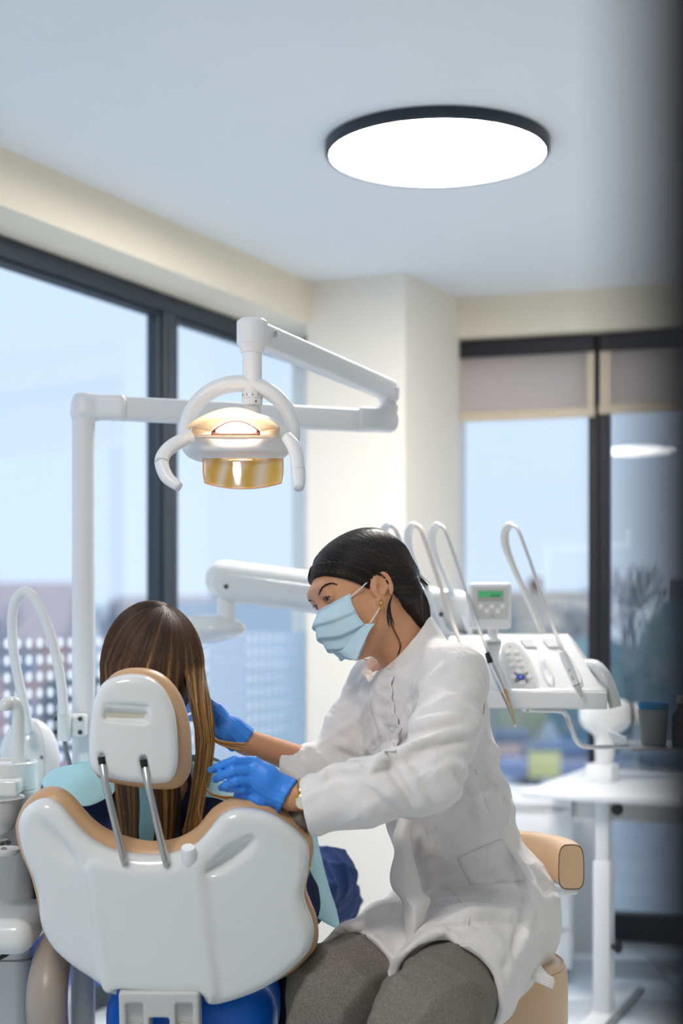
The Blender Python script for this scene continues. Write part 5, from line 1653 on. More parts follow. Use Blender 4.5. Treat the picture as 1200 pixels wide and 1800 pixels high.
sp_ = (q_ @ np.array(HFR[1]) + HC).reshape(sh_)
v, f, S_, kn = strands(sp_, .0009, .0005)
ob_ = obj('combed_strands', (v, f), mat_hair('dark_strands', (16, 12, 12), (40, 30, 27), (92, 70, 58), .3), ho_)
tint_attr(ob_, np.repeat(np.clip(RNG.normal(.35, .25, S_), 0, 1), kn)[:, None] * np.ones(4))
# bun strands
sp_ = []
for i in range(260):
    a0 = RNG.uniform(-1.4, 1.4)
    pts = []
    for k_ in np.linspace(0, 1, 11):
        th_ = -1.45 + 2.9 * k_
        lat = math.sin(a0)
        q = bun + bdir * (.059 * math.sin(th_)) + V(0, 1, 0) * (.053 * lat * (math.cos(th_) * .8 + .2)) + bsd * (-.0295 * math.cos(th_) * math.cos(a0)) * (1 if RNG.random() < 2 else -1)
        pts.append(tow(q))
    sp_.append(pts)
    pts2 = [p + (bsd @ np.array(HFR[1])) * 2 * .0295 * math.cos(-1.45 + 2.9 * k_) * math.cos(a0) for p, k_ in zip(pts, np.linspace(0, 1, 11))]
    sp_.append(pts2)
sp_ = np.array(sp_); sh_ = sp_.shape
q_ = (sp_.reshape(-1, 3) - HC) @ np.array(HFR[1]).T
rd_ = q_ - bun; rd_ /= np.linalg.norm(rd_, axis=1)[:, None]
for _ in range(6):
    q_ = q_ - rd_ * np.clip(vr.sample(q_) - .0006, -.008, .008)[:, None]
sp_ = (q_ @ np.array(HFR[1]) + HC).reshape(sh_)
v, f, S_, kn = strands(sp_, .0009, .0004)
ob_ = obj('bun_strands', (v, f), bpy.data.materials['dark_strands'], ho_)
tint_attr(ob_, np.repeat(np.clip(RNG.normal(.3, .25, S_), 0, 1), kn)[:, None] * np.ones(4))
# loose wisps
W_ = []
def wisp(ctrl, n, sp, surf=False):
    for i in range(n):
        e = RNG.normal(size=2) * sp
        pts = [tow(hp_(a + e[0] * (k_ / len(ctrl)), b + e[1] * (k_ / len(ctrl)), yy)) for k_, (a, b, yy) in enumerate(ctrl)]
        if surf:
            for k_, (a, b, yy) in enumerate(ctrl):
                h = vh.hit(a + e[0] * (k_ / len(ctrl)), b + e[1] * (k_ / len(ctrl)), 2.5, 3.2)
                if h is not None: pts[k_] = h - nrm(h - V(0, 0, CAMH)) * .0018
        W_.append(smooth_path(pts, max(1, 24 // (len(ctrl) - 1)))[:24])
wisp([(712, 992, .0), (700, 962, .0), (688, 945, .0), (668, 936, .0)], 26, 5)
wisp([(712, 990, .01), (704, 970, .01), (695, 955, .012), (690, 948, .012)], 60, 5)
wisp([(715, 998, .0), (730, 1010, .0), (742, 1022, .0), (757, 1042, .0)], 40, 5)
wisp([(715, 1002, .02), (728, 1022, .02), (738, 1036, .02), (744, 1052, .02)], 40, 4)
wisp([(689, 1048, .055), (685, 1070, .06), (690, 1100, .055), (702, 1124, .05), (705, 1140, .055), (694, 1168, .06)], 5, 3, True)
wisp([(689, 1046, .055), (684, 1064, .06), (685, 1085, .058), (692, 1108, .056)], 22, 6, True)
wisp([(726, 1080, .03), (740, 1062, .03), (742, 1082, .03), (732, 1104, .03)], 10, 4)
wisp([(640, 1150, -.02), (638, 1157, -.02), (644, 1160, -.02), (650, 1158, -.02)], 4, 1)
L_ = min(len(x) for x in W_)
v, f, S_, kn = strands(np.array([x[:L_] for x in W_]), .0005, .0002)
ob_ = tag(obj('loose_wisps', (v, f), bpy.data.materials['dark_strands'], ho_), kind='stuff')
tint_attr(ob_, np.repeat(np.clip(RNG.normal(.5, .25, S_), 0, 1), kn)[:, None] * np.ones(4))
cp = tow(hp_(719, 991, .040))
vc = Vol(cp - .025, cp + .025, .0015)
vc.ell(cp, (.0078, .0075, .0095), k=.002).cap(cp + V(-.006, 0, .008), cp + V(-.008, 0, -.012), .0025, k=.003)
obj('hair_clip', vc.mesh(1), mat('tortoiseshell', (130, 66, 22), .12, var=.5, scale=90, coat=.6), pd)

# ---- coat
def ridge(X, Y, Z, k, ph, warp, wk):
    a = k[0] * X + k[1] * Y + k[2] * Z + ph + warp * np.sin(wk * X + 1.3 * ph) + warp * np.sin(wk * .8 * Z + ph) + warp * .6 * np.sin(wk * 1.1 * Y)
    return np.exp(-(np.sin(a) / .62) ** 2)
vc = Vol(V(-.12, 2.28, .50), V(.50, 3.16, 1.36), .0045)
BAX = (bl_, bf_, u0)
vc.ell(CHc, (.165, .105, .125), BAX, k=.03).ell(MIc, (.150, .117, .13), BAX, k=.05).ell(WAc, (.145, .118, .135), BAX, k=.05).ell(HPc, (.160, .130, .125), BAX, k=.05)
vc.ell(P(862, 1610, 2.90), (.150, .128, .09), BAX, k=.04)
vc.cap(SL + V(-.005, 0, .0), tow(NB) + V(.02, .02, -.035), .058, .060, k=.04)
vc.cap(SRt, tow(NB) + V(.02, .02, -.035), .056, .060, k=.04)
# sleeves
slL = [SL, P(782, 1285, 2.63), EL, P(650, 1390, 2.53), P(522, 1423, 2.53)]
vc.chain(slL, [.060, .059, .057, .056, .051], k=.025)
slR = [SRt, P(622, 1285, 2.955), ER, P(528, 1360, 2.90), P(462, 1342, 2.865)]
vc.chain(slR, [.058, .057, .056, .048, .038], k=.025)
# folds
def folds(X, Y, Z):
    m1 = ridge(X, Y, Z, (26, 9, 30), .4, .9, 7.0)
    m2 = ridge(X, Y, Z, (-18, 20, 34), 1.9, 1.1, 5.0)
    m3 = ridge(X, Y, Z, (8, -30, 12), 2.7, 1.0, 8.0)
    amp = .0028 + .0035 * np.exp(-((Z - 1.02) / .10) ** 2) + .003 * np.exp(-((Z - .76) / .06) ** 2)
    return -amp * (m1 ** 2.2 * .8 + m2 ** 2.5 * .8 + m3 ** 3 * .4 - .45)
vc.warp(folds)
# deliberate long folds read off the sleeves, side and lap: a ridge with a groove beside it
def crease(pts, r, side=(0, 9)):
    q = smooth_path(np.array(pts, float), 4)
    hh = [vc.hit(a, b) for a, b in q]; gg = [vc.hit(a + side[0], b + side[1]) for a, b in q]
    def runs(L):
        out, cur = [], []
        for p in L:
            if p is None or (cur and np.linalg.norm(p - cur[-1]) > .035):
                if len(cur) > 1: out.append(cur)
                cur = []
            if p is not None: cur.append(p)
        if len(cur) > 1: out.append(cur)
        return out
    for rn in runs(gg):
        n = len(rn)
        vc.chain([p - V(0, r * .50, 0) for p in rn], [r * (.30 + .40 * math.sin(math.pi * (i + .5) / n)) for i in range(n)], k=.012, mode='sub')
    for rn in runs(hh):
        n = len(rn)
        vc.chain([p + V(0, r * .30, 0) for p in rn], [r * (.25 + .35 * math.sin(math.pi * (i + .5) / n)) for i in range(n)], k=.014)
crease([(648, 1350), (672, 1334), (712, 1322), (752, 1312)], .013, (2, 12))
crease([(694, 1338), (716, 1362), (734, 1392), (742, 1414)], .011, (-12, 6))
crease([(650, 1372), (684, 1392), (712, 1424)], .010, (-8, 12))
crease([(702, 1290), (744, 1272), (806, 1262)], .010, (0, 11))
crease([(716, 1312), (770, 1296), (824, 1286)], .009, (0, 11))
crease([(776, 1172), (742, 1222), (704, 1286)], .010, (-12, 0))
crease([(590, 1306), (620, 1316), (650, 1334)], .009, (0, 10))
crease([(560, 1366), (592, 1352), (628, 1350)], .009, (0, 10))
crease([(836, 1318), (868, 1356), (902, 1404)], .011, (-8, 10))
crease([(812, 1350), (834, 1400), (850, 1450)], .008, (-10, 2))
crease([(668, 1200), (664, 1250), (676, 1300)], .009, (-11, 0))
# neck opening with standing collar
nax = nrm(tow(NT) - tow(NB))
cb = P(735, 1172, 2.88); ctp = cb + nax * .085
def collar(X, Y, Z):
    ba = ctp - cb; L = ba @ ba
    tt = np.clip(((X - cb[0]) * ba[0] + (Y - cb[1]) * ba[1] + (Z - cb[2]) * ba[2]) / L, 0, 1)
    d = np.sqrt((X - cb[0] - tt * ba[0]) ** 2 + (Y - cb[1] - tt * ba[1]) ** 2 + (Z - cb[2] - tt * ba[2]) ** 2) - .0745
    return d
vc.fn(np.minimum(cb, ctp) - .08, np.maximum(cb, ctp) + .08, collar, k=.009)
vc.cap(cb - nax * .02, cb + nax * .25, .0645, .0640, k=.003, mode='sub')
ce = P(722, 1115, 2.86)
cn_ = nrm(V(-.75, -.12, .66))
def ctop(X, Y, Z):
    pl = -((X - ce[0]) * cn_[0] + (Y - ce[1]) * cn_[1] + (Z - ce[2]) * cn_[2])
    sp = np.sqrt((X - ce[0]) ** 2 + (Y - ce[1]) ** 2 + (Z - ce[2]) ** 2) - .12
    return np.maximum(pl, sp)
vc.fn(ce - .13, ce + .13, ctop, k=0, mode='sub')
# front notch of the collar
nt_ = P(683, 1166, 2.78)
vc.cap(nt_ + V(0, -.06, .014), nt_ + V(.006, .03, -.012), .010, .004, k=.004, mode='sub')
# cuffs
def cutend(p, n, R):
    n = nrm(n)
    def fn(X, Y, Z):
        pl = -((X - p[0]) * n[0] + (Y - p[1]) * n[1] + (Z - p[2]) * n[2])
        return np.maximum(pl, np.sqrt((X - p[0]) ** 2 + (Y - p[1]) ** 2 + (Z - p[2]) ** 2) - R)
    vc.fn(p - R, p + R, fn, k=0, mode='sub')
cfL = P(535, 1423, 2.53); axL = nrm(slL[4] - slL[3])
cutend(cfL, axL + V(0, 0, .06), .085)
vc.cap(cfL - axL * .05, cfL + axL * .06, .040, .0415, k=.003, mode='sub')
cfR = P(470, 1344, 2.87); axR = nrm(slR[4] - slR[3])
cutend(cfR, axR, .07)
vc.cap(cfR - axR * .04, cfR + axR * .05, .030, .034, k=.003, mode='sub')
# skirt parts over both thighs, open below the hem
def thigh_cover(H_, K_, r1, r2, cutp, nv, hollow):
    H2_ = H_ + V(0, .03, .0)
    ba = K_ - H2_; L = ba @ ba; n = nrm(nv)
    def fn(X, Y, Z):
        tt = np.clip(((X - H2_[0]) * ba[0] + (Y - H2_[1]) * ba[1] + (Z - H2_[2]) * ba[2]) / L, 0, 1)
        d = np.sqrt((X - H2_[0] - tt * ba[0]) ** 2 + (Y - H2_[1] - tt * ba[1]) ** 2 + (Z - H2_[2] - tt * ba[2]) ** 2) - (r1 + (r2 - r1) * tt)
        wv_ = .006 * np.sin(45 * X + 10 * Z) + .004 * np.sin(80 * Z + 30 * X)
        d = d - .0035 * np.sin(60 * X + 25 * Y + 20 * Z)
        pl = (X - cutp[0]) * n[0] + (Y - cutp[1]) * n[1] + (Z - cutp[2]) * n[2] + wv_
        return np.maximum(d, pl)
    lo = np.minimum(H2_, K_) - r1 - .03; hi = np.maximum(H2_, K_) + r1 + .03
    vc.fn(lo, hi, fn, k=.03)
    c0_ = cutp - n * .03
    t0 = ((c0_ - H2_) @ ba) / L; a_ = H2_ + ba * t0
    rr0 = r1 + (r2 - r1) * t0
    return a_, K_ + ba * .3, rr0
hcut = [thigh_cover(HIR, KR, .118, .096, P(640, 1678, 2.66), (KR - HIR), 0), thigh_cover(HIL, KL, .125, .100, P(792, 1722, 2.56), (KL - HIL), 0)]
crease([(744, 1582), (800, 1566), (872, 1562), (945, 1572)], .014, (0, 14))
crease([(764, 1556), (810, 1548), (860, 1552)], .013, (0, 11))
crease([(780, 1622), (840, 1604), (905, 1608)], .013, (0, 12))
crease([(900, 1500), (930, 1550), (950, 1600)], .012, (-11, 0))
crease([(690, 1590), (650, 1612), (615, 1636)], .011, (4, 12))
crease([(735, 1660), (775, 1640), (830, 1636)], .011, (0, 12))
crease([(935, 1580), (925, 1640), (900, 1700)], .012, (-12, 0))
for a_, b_2, r0_ in hcut:
    ba_ = b_2 - a_; L_b = ba_ @ ba_
    def hol(X, Y, Z):
        tt = ((X - a_[0]) * ba_[0] + (Y - a_[1]) * ba_[1] + (Z - a_[2]) * ba_[2]) / L_b
        t1 = np.clip(tt, 0, 1)
        d = np.sqrt((X - a_[0] - t1 * ba_[0]) ** 2 + (Y - a_[1] - t1 * ba_[1]) ** 2 + (Z - a_[2] - t1 * ba_[2]) ** 2) - (r0_ - .016)
        return np.maximum(d, -tt * math.sqrt(L_b))
    vc.fn(np.minimum(a_, b_2) - .13, np.maximum(a_, b_2) + .13, hol, k=.004, mode='sub')
for zz in (0,):
    # flat underside where she sits
    vc.plane(V(0, 0, SZ - .004), V(0, 0, -1)) if False else None
coat = vc.mesh(1)
co_ = obj('coat', coat, M_COAT, pd)

def on_coat(pts, off=.001):
    out = []
    for a, b in pts:
        h = vc.hit(a, b)
        if h is not None: out.append(h - nrm(h - V(0, 0, CAMH)) * off)
    return out
def seam(pts, r=.0016, name='seam', m=None):
    pts = smooth_path(np.array(pts, float), 6)
    q = on_coat(pts, -0.0004)
    if len(q) > 3:
        q = np.array(q)
        for _ in range(2): q[1:-1] = (q[:-2] + q[1:-1] * 2 + q[2:]) / 4
        # break where the surface jumps
        runs, cur = [], [q[0]]
        for i in range(1, len(q)):
            if np.linalg.norm(q[i] - q[i - 1]) > .03: runs.append(cur); cur = []
            cur.append(q[i])
        runs.append(cur)
        for rn in runs:
            if len(rn) > 2: obj(name, tube(np.array(rn), r, 6), m or M_COAT, co_)
seam([(805, 1146), (838, 1175), (852, 1215), (848, 1262), (828, 1312)], .0018)
seam([(735, 1428), (765, 1500), (790, 1560), (822, 1600), (815, 1650), (800, 1690)], .0018)
seam([(830, 1330), (850, 1400), (880, 1470)], .0016)
seam([(540, 1380), (548, 1420), (557, 1466)], .0016, 'cuff_seam')
seam([(700, 1188), (706, 1168), (740, 1128), (768, 1108)], .0012, 'collar_seam')
# pocket and chest pocket edges as thin patches
def patch(quad, name, off=.0018, n=8):
    q = np.array(quad, float)
    rows = []
    for i in range(n + 1):
        u = i / n
        a = q[0] * (1 - u) + q[3] * u; b = q[1] * (1 - u) + q[2] * u
        r = []
        for j in range(n + 1):
            p = a * (1 - j / n) + b * j / n
            h = vc.hit(p[0], p[1])
            if h is None: return
            r.append(h - nrm(h - V(0, 0, CAMH)) * off)
        rows.append(r)
    return obj(name, sheet(rows, 1, 1, .0014), M_COAT, co_)
patch([(802, 1508), (882, 1474), (925, 1548), (826, 1556)], 'pocket', .0022)
# overlapping front panels with a scalloped free edge
def panel(edge, width, name, lift=.007):
    e = smooth_path(np.array(edge, float), 5)
    rows = []
    for i, (a, b) in enumerate(e):
        sc = 1.6 * math.sin(i * 1.1)
        row = []
        for j, u in enumerate(np.linspace(0, 1, 7)):
            h = vc.hit(a - width * (1 - u) + sc * u, b)
            if h is None: row = None; break
            row.append(h - nrm(h - V(0, 0, CAMH)) * (-.002 + (lift + .002) * u ** 1.5))
        if row is not None: rows.append(row)
    g_ = np.array(rows)
    for _ in range(3):
        g_[1:-1, :, 1] = (g_[:-2, :, 1] + 2 * g_[1:-1, :, 1] + g_[2:, :, 1]) / 4
    return obj(name, sheet(g_, 2, 2, .0022), M_COAT, co_)
panel([(690, 1186), (688, 1205), (689, 1228), (693, 1250), (699, 1268), (703, 1282), (700, 1300), (694, 1320)], 40, 'front_panel')
# loose curled placket fold in the lap
def lap(pts): return [P(a, b, d) for a, b, d in pts]
obj('curled_fold', sheet([lap([(702, 1438, 2.745), (712, 1440, 2.735), (724, 1444, 2.745)]), lap([(690, 1472, 2.735), (705, 1476, 2.715), (722, 1484, 2.73)]), lap([(694, 1500, 2.72), (712, 1512, 2.69), (732, 1530, 2.70)]), lap([(686, 1540, 2.70), (712, 1560, 2.655), (742, 1566, 2.67)]), lap([(690, 1562, 2.69), (722, 1586, 2.63), (756, 1582, 2.66)]),
                          lap([(706, 1584, 2.68), (728, 1600, 2.62), (748, 1606, 2.66)]), lap([(708, 1620, 2.68), (726, 1632, 2.62), (744, 1636, 2.66)]), lap([(712, 1650, 2.68), (722, 1662, 2.63), (738, 1660, 2.66)])], 6, 6, .0022, .002, 90), M_COAT, co_)
obj('coat_tail', sheet([lap([(905, 1690, 2.74), (930, 1692, 2.73), (950, 1698, 2.73)]), lap([(908, 1704, 2.71), (938, 1708, 2.695), (962, 1712, 2.70)]), lap([(915, 1716, 2.70), (946, 1720, 2.685), (974, 1722, 2.69)]), lap([(935, 1722, 2.69), (955, 1732, 2.68), (971, 1740, 2.685)])], 6, 6, .0022, .0015, 80), M_COAT, co_)
for a, b in ((690, 1282), (706, 1452), (704, 1470)):
    h = vc.hit(a, b)
    if h is not None: obj('snap_button', lathe([(.0045, 0), (.0045, .002), (.003, .0028), (0, .0028)], h - nrm(h - V(0, 0, CAMH)) * .004, -nrm(h - V(0, 0, CAMH)), 14), mat('pearl_snap', (214, 218, 226), .25), co_, 'auto')
# grey shirt showing at collar and cuff
vs_ = Vol(tow(NB) - .12, tow(NB) + .14, .004)
cs_ = P(728, 1150, 2.88)
vs_.cap(cs_ - nax * .03, cs_ + nax * .028, .0642, .0640, k=0).cap(cs_ - nax * .10, cs_ + nax * .10, .0605, .0605, k=0, mode='sub').plane(cs_ + nax * .026, nax)
obj('shirt_collar', vs_.mesh(1), M_TWEED, pd)
obj('shirt_cuff', tube([P(548, 1432, 2.545), P(528, 1437, 2.555), P(516, 1441, 2.56)], [.026, .024, .020], 16), M_TWEED, pd)

# ---- trousers
vt = Vol(V(-.22, 2.26, .05), V(.50, 3.14, .90), .006)
for (H_, K_, A_) in ((HIL, KL, AL), (HIR, KR, AR)):
    vt.cap(HPc - V(0, 0, .06), H_, .085, .085, k=.03)
    vt.chain([H_, K_], [.090, .088], k=.02)
    vt.chain([K_, A_], [.086, .078], k=.03)
vt.warp(lambda X, Y, Z: -.006 * (ridge(X, Y, Z, (30, 14, 22), .9, 1.0, 9.0) ** 2.5 + ridge(X, Y, Z, (-22, 24, 10), 2.2, 1.0, 8.0) ** 2.5 - .5))
for A_ in (AL, AR):
    pass
obj('trousers', vt.mesh(1), M_TWEED, pd)
for A_ in (AL, AR):
    vsb = Vol(A_ - V(.16, .20, .10), A_ + V(.12, .12, .06), .006)
    vsb.cap(A_ - V(0, 0, .055), A_ + V(-.05, -.11, -.065), .042, .034, k=.02).cap(A_, A_ - V(0, 0, .06), .04, .042, k=.02).plane(V(0, 0, .004), V(0, 0, -1))
    obj('shoe', vsb.mesh(1), M_SHOE, pd)

# ---- gloves
def glove(pts, wrist, cuff_dir, r_c, name, h=.002):
    allp = np.array([q for f in pts for q in f['p']] + [wrist])
    vg = Vol(allp.min(0) - .06, allp.max(0) + .06, h)
    for f in pts:
        vg.chain(f['p'], f['r'], k=f.get('k', .004))
    return vg
def gp(l): return [P(*q) for q in l]
w_ = (492, 1390, 2.54)
fing = [dict(p=gp([w_, (470, 1362, 2.525), (447, 1340, 2.525)]), r=[.022, .0165, .0105], k=.012), dict(p=gp([w_, (468, 1372, 2.525), (443, 1354, 2.518)]), r=[.022, .0165, .0108], k=.012),
        dict(p=gp([w_, (466, 1380, 2.53), (442, 1371, 2.520)]), r=[.022, .016, .0105], k=.012), dict(p=gp([w_, (468, 1392, 2.535), (444, 1387, 2.53)]), r=[.022, .015, .0095], k=.012),
        dict(p=gp([(447, 1339, 2.525), (412, 1337, 2.508), (386, 1347, 2.52), (371, 1354, 2.54)]), r=[.0094, .0082, .0076, .0062], k=.002), dict(p=gp([(443, 1354, 2.518), (408, 1355, 2.500), (388, 1364, 2.515), (379, 1370, 2.535)]), r=[.0094, .0083, .0077, .0064], k=.002),
        dict(p=gp([(442, 1371, 2.520), (414, 1372, 2.503), (398, 1380, 2.515), (389, 1385, 2.535)]), r=[.0092, .0080, .0073, .0061], k=.002), dict(p=gp([(444, 1387, 2.53), (424, 1387, 2.515), (408, 1386, 2.522), (399, 1386, 2.535)]), r=[.0084, .0073, .0067, .0056], k=.002),
        dict(p=gp([(482, 1400, 2.535), (455, 1407, 2.530), (432, 1402, 2.535), (418, 1398, 2.545)]), r=[.0165, .0120, .0098, .0080], k=.008)]
vg = glove(fing, P(*w_), None, 0, 'glove')
cu0, cu1 = P(488, 1390, 2.54), P(506, 1400, 2.536)
vg.cap(cu0, cu1, .0275, .0305, k=.012)
ca = nrm(cu1 - cu0)
ref = nrm(np.cross(ca, V(0, 0, 1))); ref2 = np.cross(ca, ref)
vg.plane(cu1, ca)
ring = [cu1 + .0295 * (math.cos(a) * ref + math.sin(a) * ref2) for a in np.linspace(0, 2 * math.pi, 25)]
vg.chain(ring, [.0028] * 25, k=.003)
for s in (.25, .55, .85):
    c_ = cu0 + (cu1 - cu0) * s; rr0 = .0275 + .003 * s
    ring = [c_ + rr0 * (math.cos(a) * ref + math.sin(a) * ref2) + ca * .003 * math.sin(3 * a + s * 5) for a in np.linspace(0, 2 * math.pi, 25)]
    vg.chain(ring, [.0016] * 25, k=.003)
vg.cap(cu1 - ca * .012, cu1 + ca * .05, .0265, .028, k=.002, mode='sub')
vg.warp(lambda X, Y, Z: -.0011 * (ridge(X, Y, Z, (90, 60, 150), .5, 1.0, 40.0) ** 3))
gl_ = obj('glove', vg.mesh(1), M_GLOVE, pd)
gl_['label'] = 'blue glove resting on the chair back'
w2 = (428, 1303, 2.835)
fing = [dict(p=gp([w2, (404, 1282, 2.82), (380, 1248, 2.815)]), r=[.021, .0170, .0125], k=.012), dict(p=gp([w2, (398, 1282, 2.83), (372, 1254, 2.83)]), r=[.021, .018, .0125], k=.012),
        dict(p=gp([w2, (396, 1288, 2.845), (366, 1264, 2.85)]), r=[.021, .018, .0120], k=.012), dict(p=gp([w2, (398, 1294, 2.86), (368, 1276, 2.87)]), r=[.02, .017, .0115], k=.012),
        dict(p=gp([(380, 1248, 2.815), (362, 1230, 2.83), (346, 1226, 2.86), (338, 1228, 2.88)]), r=[.0105, .0095, .0085, .0068], k=.003), dict(p=gp([(372, 1254, 2.83), (356, 1236, 2.85), (340, 1232, 2.88), (330, 1236, 2.90)]), r=[.0105, .0096, .0086, .0068], k=.003),
        dict(p=gp([(366, 1264, 2.85), (350, 1248, 2.87), (336, 1244, 2.90), (328, 1248, 2.915)]), r=[.0103, .0093, .0083, .0066], k=.003), dict(p=gp([(368, 1276, 2.87), (352, 1264, 2.89), (342, 1260, 2.91), (334, 1262, 2.925)]), r=[.0095, .0085, .0076, .0062], k=.003),
        dict(p=gp([(408, 1296, 2.82), (386, 1292, 2.80), (366, 1284, 2.80), (352, 1276, 2.81)]), r=[.0160, .0120, .0100, .0080], k=.008)]
vg = glove(fing, P(*w2), None, 0, 'glove')
cu0, cu1 = P(408, 1284, 2.83), P(425, 1301, 2.835)
vg.cap(cu0, cu1, .0265, .0275, k=.014)
ca = nrm(cu1 - cu0); ref = nrm(np.cross(ca, V(0, 0, 1))); ref2 = np.cross(ca, ref)
vg.plane(cu1, ca)
ring = [cu1 + .0262 * (math.cos(a) * ref + math.sin(a) * ref2) for a in np.linspace(0, 2 * math.pi, 25)]
vg.chain(ring, [.0028] * 25, k=.003)
vg.cap(cu1 - ca * .010, cu1 + ca * .05, .0235, .025, k=.002, mode='sub')
vg.warp(lambda X, Y, Z: -.0015 * (ridge(X, Y, Z, (90, 60, 120), 1.5, 1.0, 40.0) ** 3))
gl_ = obj('glove', vg.mesh(1), M_GLOVE, pd)
gl_['label'] = 'blue glove beside the patient hair'
# watch
wc = P(533, 1408, 2.51)
fa = nrm(WL - EL); fr_ = nrm(np.cross(fa, V(0, 0, 1))); fr2 = np.cross(fa, fr_)
wcen = WL - fa * .016
band = [wcen + .0285 * (math.cos(a) * fr_ + math.sin(a) * fr2) for a in np.linspace(0, 2 * math.pi, 31)[:-1]]
wt = obj('watch_band', tube(band, .0028, 8, flat=(1.4, .8), closed=True, up=fa), M_GOLD, pd)
wn = nrm(V(.0, -.9, -.1)); wp_ = wcen + V(.004, -.031, -.006)
obj('watch_case', lathe([(.011, 0), (.0135, .001), (.0135, .006), (.0115, .0075)], wp_, wn, 28), M_GOLD, wt, 'auto')
obj('watch_dial', lathe([(.0112, .0070), (.0112, .0080), (0, .0082)], wp_, wn, 28), mat('pearl_dial', (238, 232, 222), .2), wt, False)
# ================================================================ PATIENT
pt_ = empty('person', V(-.33, 2.85, .67), 'patient with long highlighted brown hair and light blue bib seen from behind', 'person')
PH = P(268, 1172, 2.765)
vp = Vol(PH - V(.16, .16, .34), PH + V(.16, .19, .16), .004)
vp.ell(PH + V(0, .0, .02), (.076, .095, .092), k=0)
vp.ell(PH + V(.004, .045, -.04), (.058, .062, .082), k=.03)
vp.ell(PH + V(.006, .086, -.088), (.022, .022, .02), k=.02)
vp.chain([PH + V(.004, .098, .01), PH + V(.005, .122, -.032)], [.009, .013], k=.012)
vp.chain([PH + V(.005, .098, -.062), PH + V(.005, .104, -.062)], [.010, .010], k=.012)
for s in (-1, 1):
    vp.ell(PH + V(s * .031, .100, .012), (.017, .013, .011), k=.01, mode='sub')
    vp.ell(PH + V(s * .078, .008, -.01), (.010, .018, .03), k=.008)
vp.cap(PH + V(0, -.01, -.06), PH + V(0, -.005, -.27), .055, .062, k=.03)
headp = vp.mesh(1)
SHL, SHR = P(118, 1432, 2.80), P(448, 1432, 2.80)
vq = Vol(V(-.72, 2.58, .50), V(.10, 3.80, 1.10), .008)
TC = PH + V(.0, .03, -.33)
vq.ell(TC, (.16, .085, .13), k=.04).ell(TC + V(0, .01, -.14), (.145, .085, .13), k=.05)
vq.cap(SHL, SHR, .045, .045, k=.04)
ELp, ERp = P(52, 1590, 2.92), P(522, 1590, 2.86)
WLp, WRp = V(-.42, 3.12, .80), V(-.22, 3.10, .80)
vq.chain([SHL, ELp, WLp], [.045, .036, .026], k=.02).chain([SHR, ERp, WRp], [.045, .036, .026], k=.02)
for w_, s in ((WLp, 1), (WRp, -1)):
    vq.cap(w_, w_ + V(.05 * s, .05, -.01), .024, .016, k=.02)
HL_, HR_ = V(-.36, 2.84, .72), V(-.22, 2.84, .72)
KLp, KRp = V(-.40, 3.26, .76), P(572, 1540, 3.24)
ALp, ARp = V(-.36, 3.62, .64), P(598, 1582, 3.58)
vq.chain([HL_, KLp, ALp], [.07, .05, .036], k=.03).chain([HR_, KRp, ARp], [.07, .048, .036], k=.03)
obj('body', join(headp, vq.mesh(1)), M_SKIN, pt_)
# eyes
for s in (-1, 1):
    bm = bmesh.new(); bmesh.ops.create_uvsphere(bm, u_segments=16, v_segments=10, radius=.012)
    v, f = bmout(bm)
    ey = obj('eyeball', (v + PH + V(s * .031, .082, .012), f), M_EYEW, pt_)
    obj('iris', lathe([(.006, .0105), (.0045, .0118), (0, .0124)], PH + V(s * .031, .082, .012), V(0, 1, 0), 16), M_IRIS, ey)
# shirt
vq = Vol(V(-.74, 2.60, .60), V(.12, 3.30, 1.12), .006)
vq.ell(TC, (.172, .098, .14), k=.04).ell(TC + V(0, .01, -.14), (.158, .098, .14), k=.05)
vq.cap(SHL, SHR, .054, .054, k=.04)
vq.chain([SHL, ELp, WLp], [.056, .048, .036], k=.02).chain([SHR, ERp, WRp], [.056, .050, .036], k=.02)
vq.cap(PH + V(0, 0, -.10), PH + V(0, -.004, -.26), .062, .066, k=.004, mode='sub')
vq.warp(lambda X, Y, Z: -.004 * (ridge(X, Y, Z, (30, 14, 40), .9, 1.0, 9.0) ** 2.5 - .3))
obj('shirt', vq.mesh(1), M_NAVY, pt_)
# jeans
vq = Vol(V(-.56, 2.66, .50), V(.12, 3.70, .90), .006)
vq.chain([HL_, KLp, ALp], [.088, .068, .052], k=.03).chain([HR_, KRp, ARp - V(0, .06, 0)], [.088, .058, .050], k=.03)
vq.cap(HL_, HR_, .09, .09, k=.03)
vq.warp(lambda X, Y, Z: -.006 * (ridge(X, Y, Z, (24, 44, 10), .9, 1.2, 12.0) ** 2.5 + ridge(X, Y, Z, (-20, 30, 34), 2.0, 1.0, 9.0) ** 3 - .4))
obj('jeans', vq.mesh(1), M_DENIM, pt_)
for A_ in (ALp, ARp):
    vq = Vol(A_ - .15, A_ + V(.15, .15, .22), .006)
    vq.cap(A_ + V(0, 0, -.01), A_ + V(0, .03, .045), .040, .036, k=.02).cap(A_ + V(0, -.03, -.02), A_ + V(0, .03, -.02), .040, .040, k=.03)
    obj('shoe', vq.mesh(1), M_SHOE, pt_)

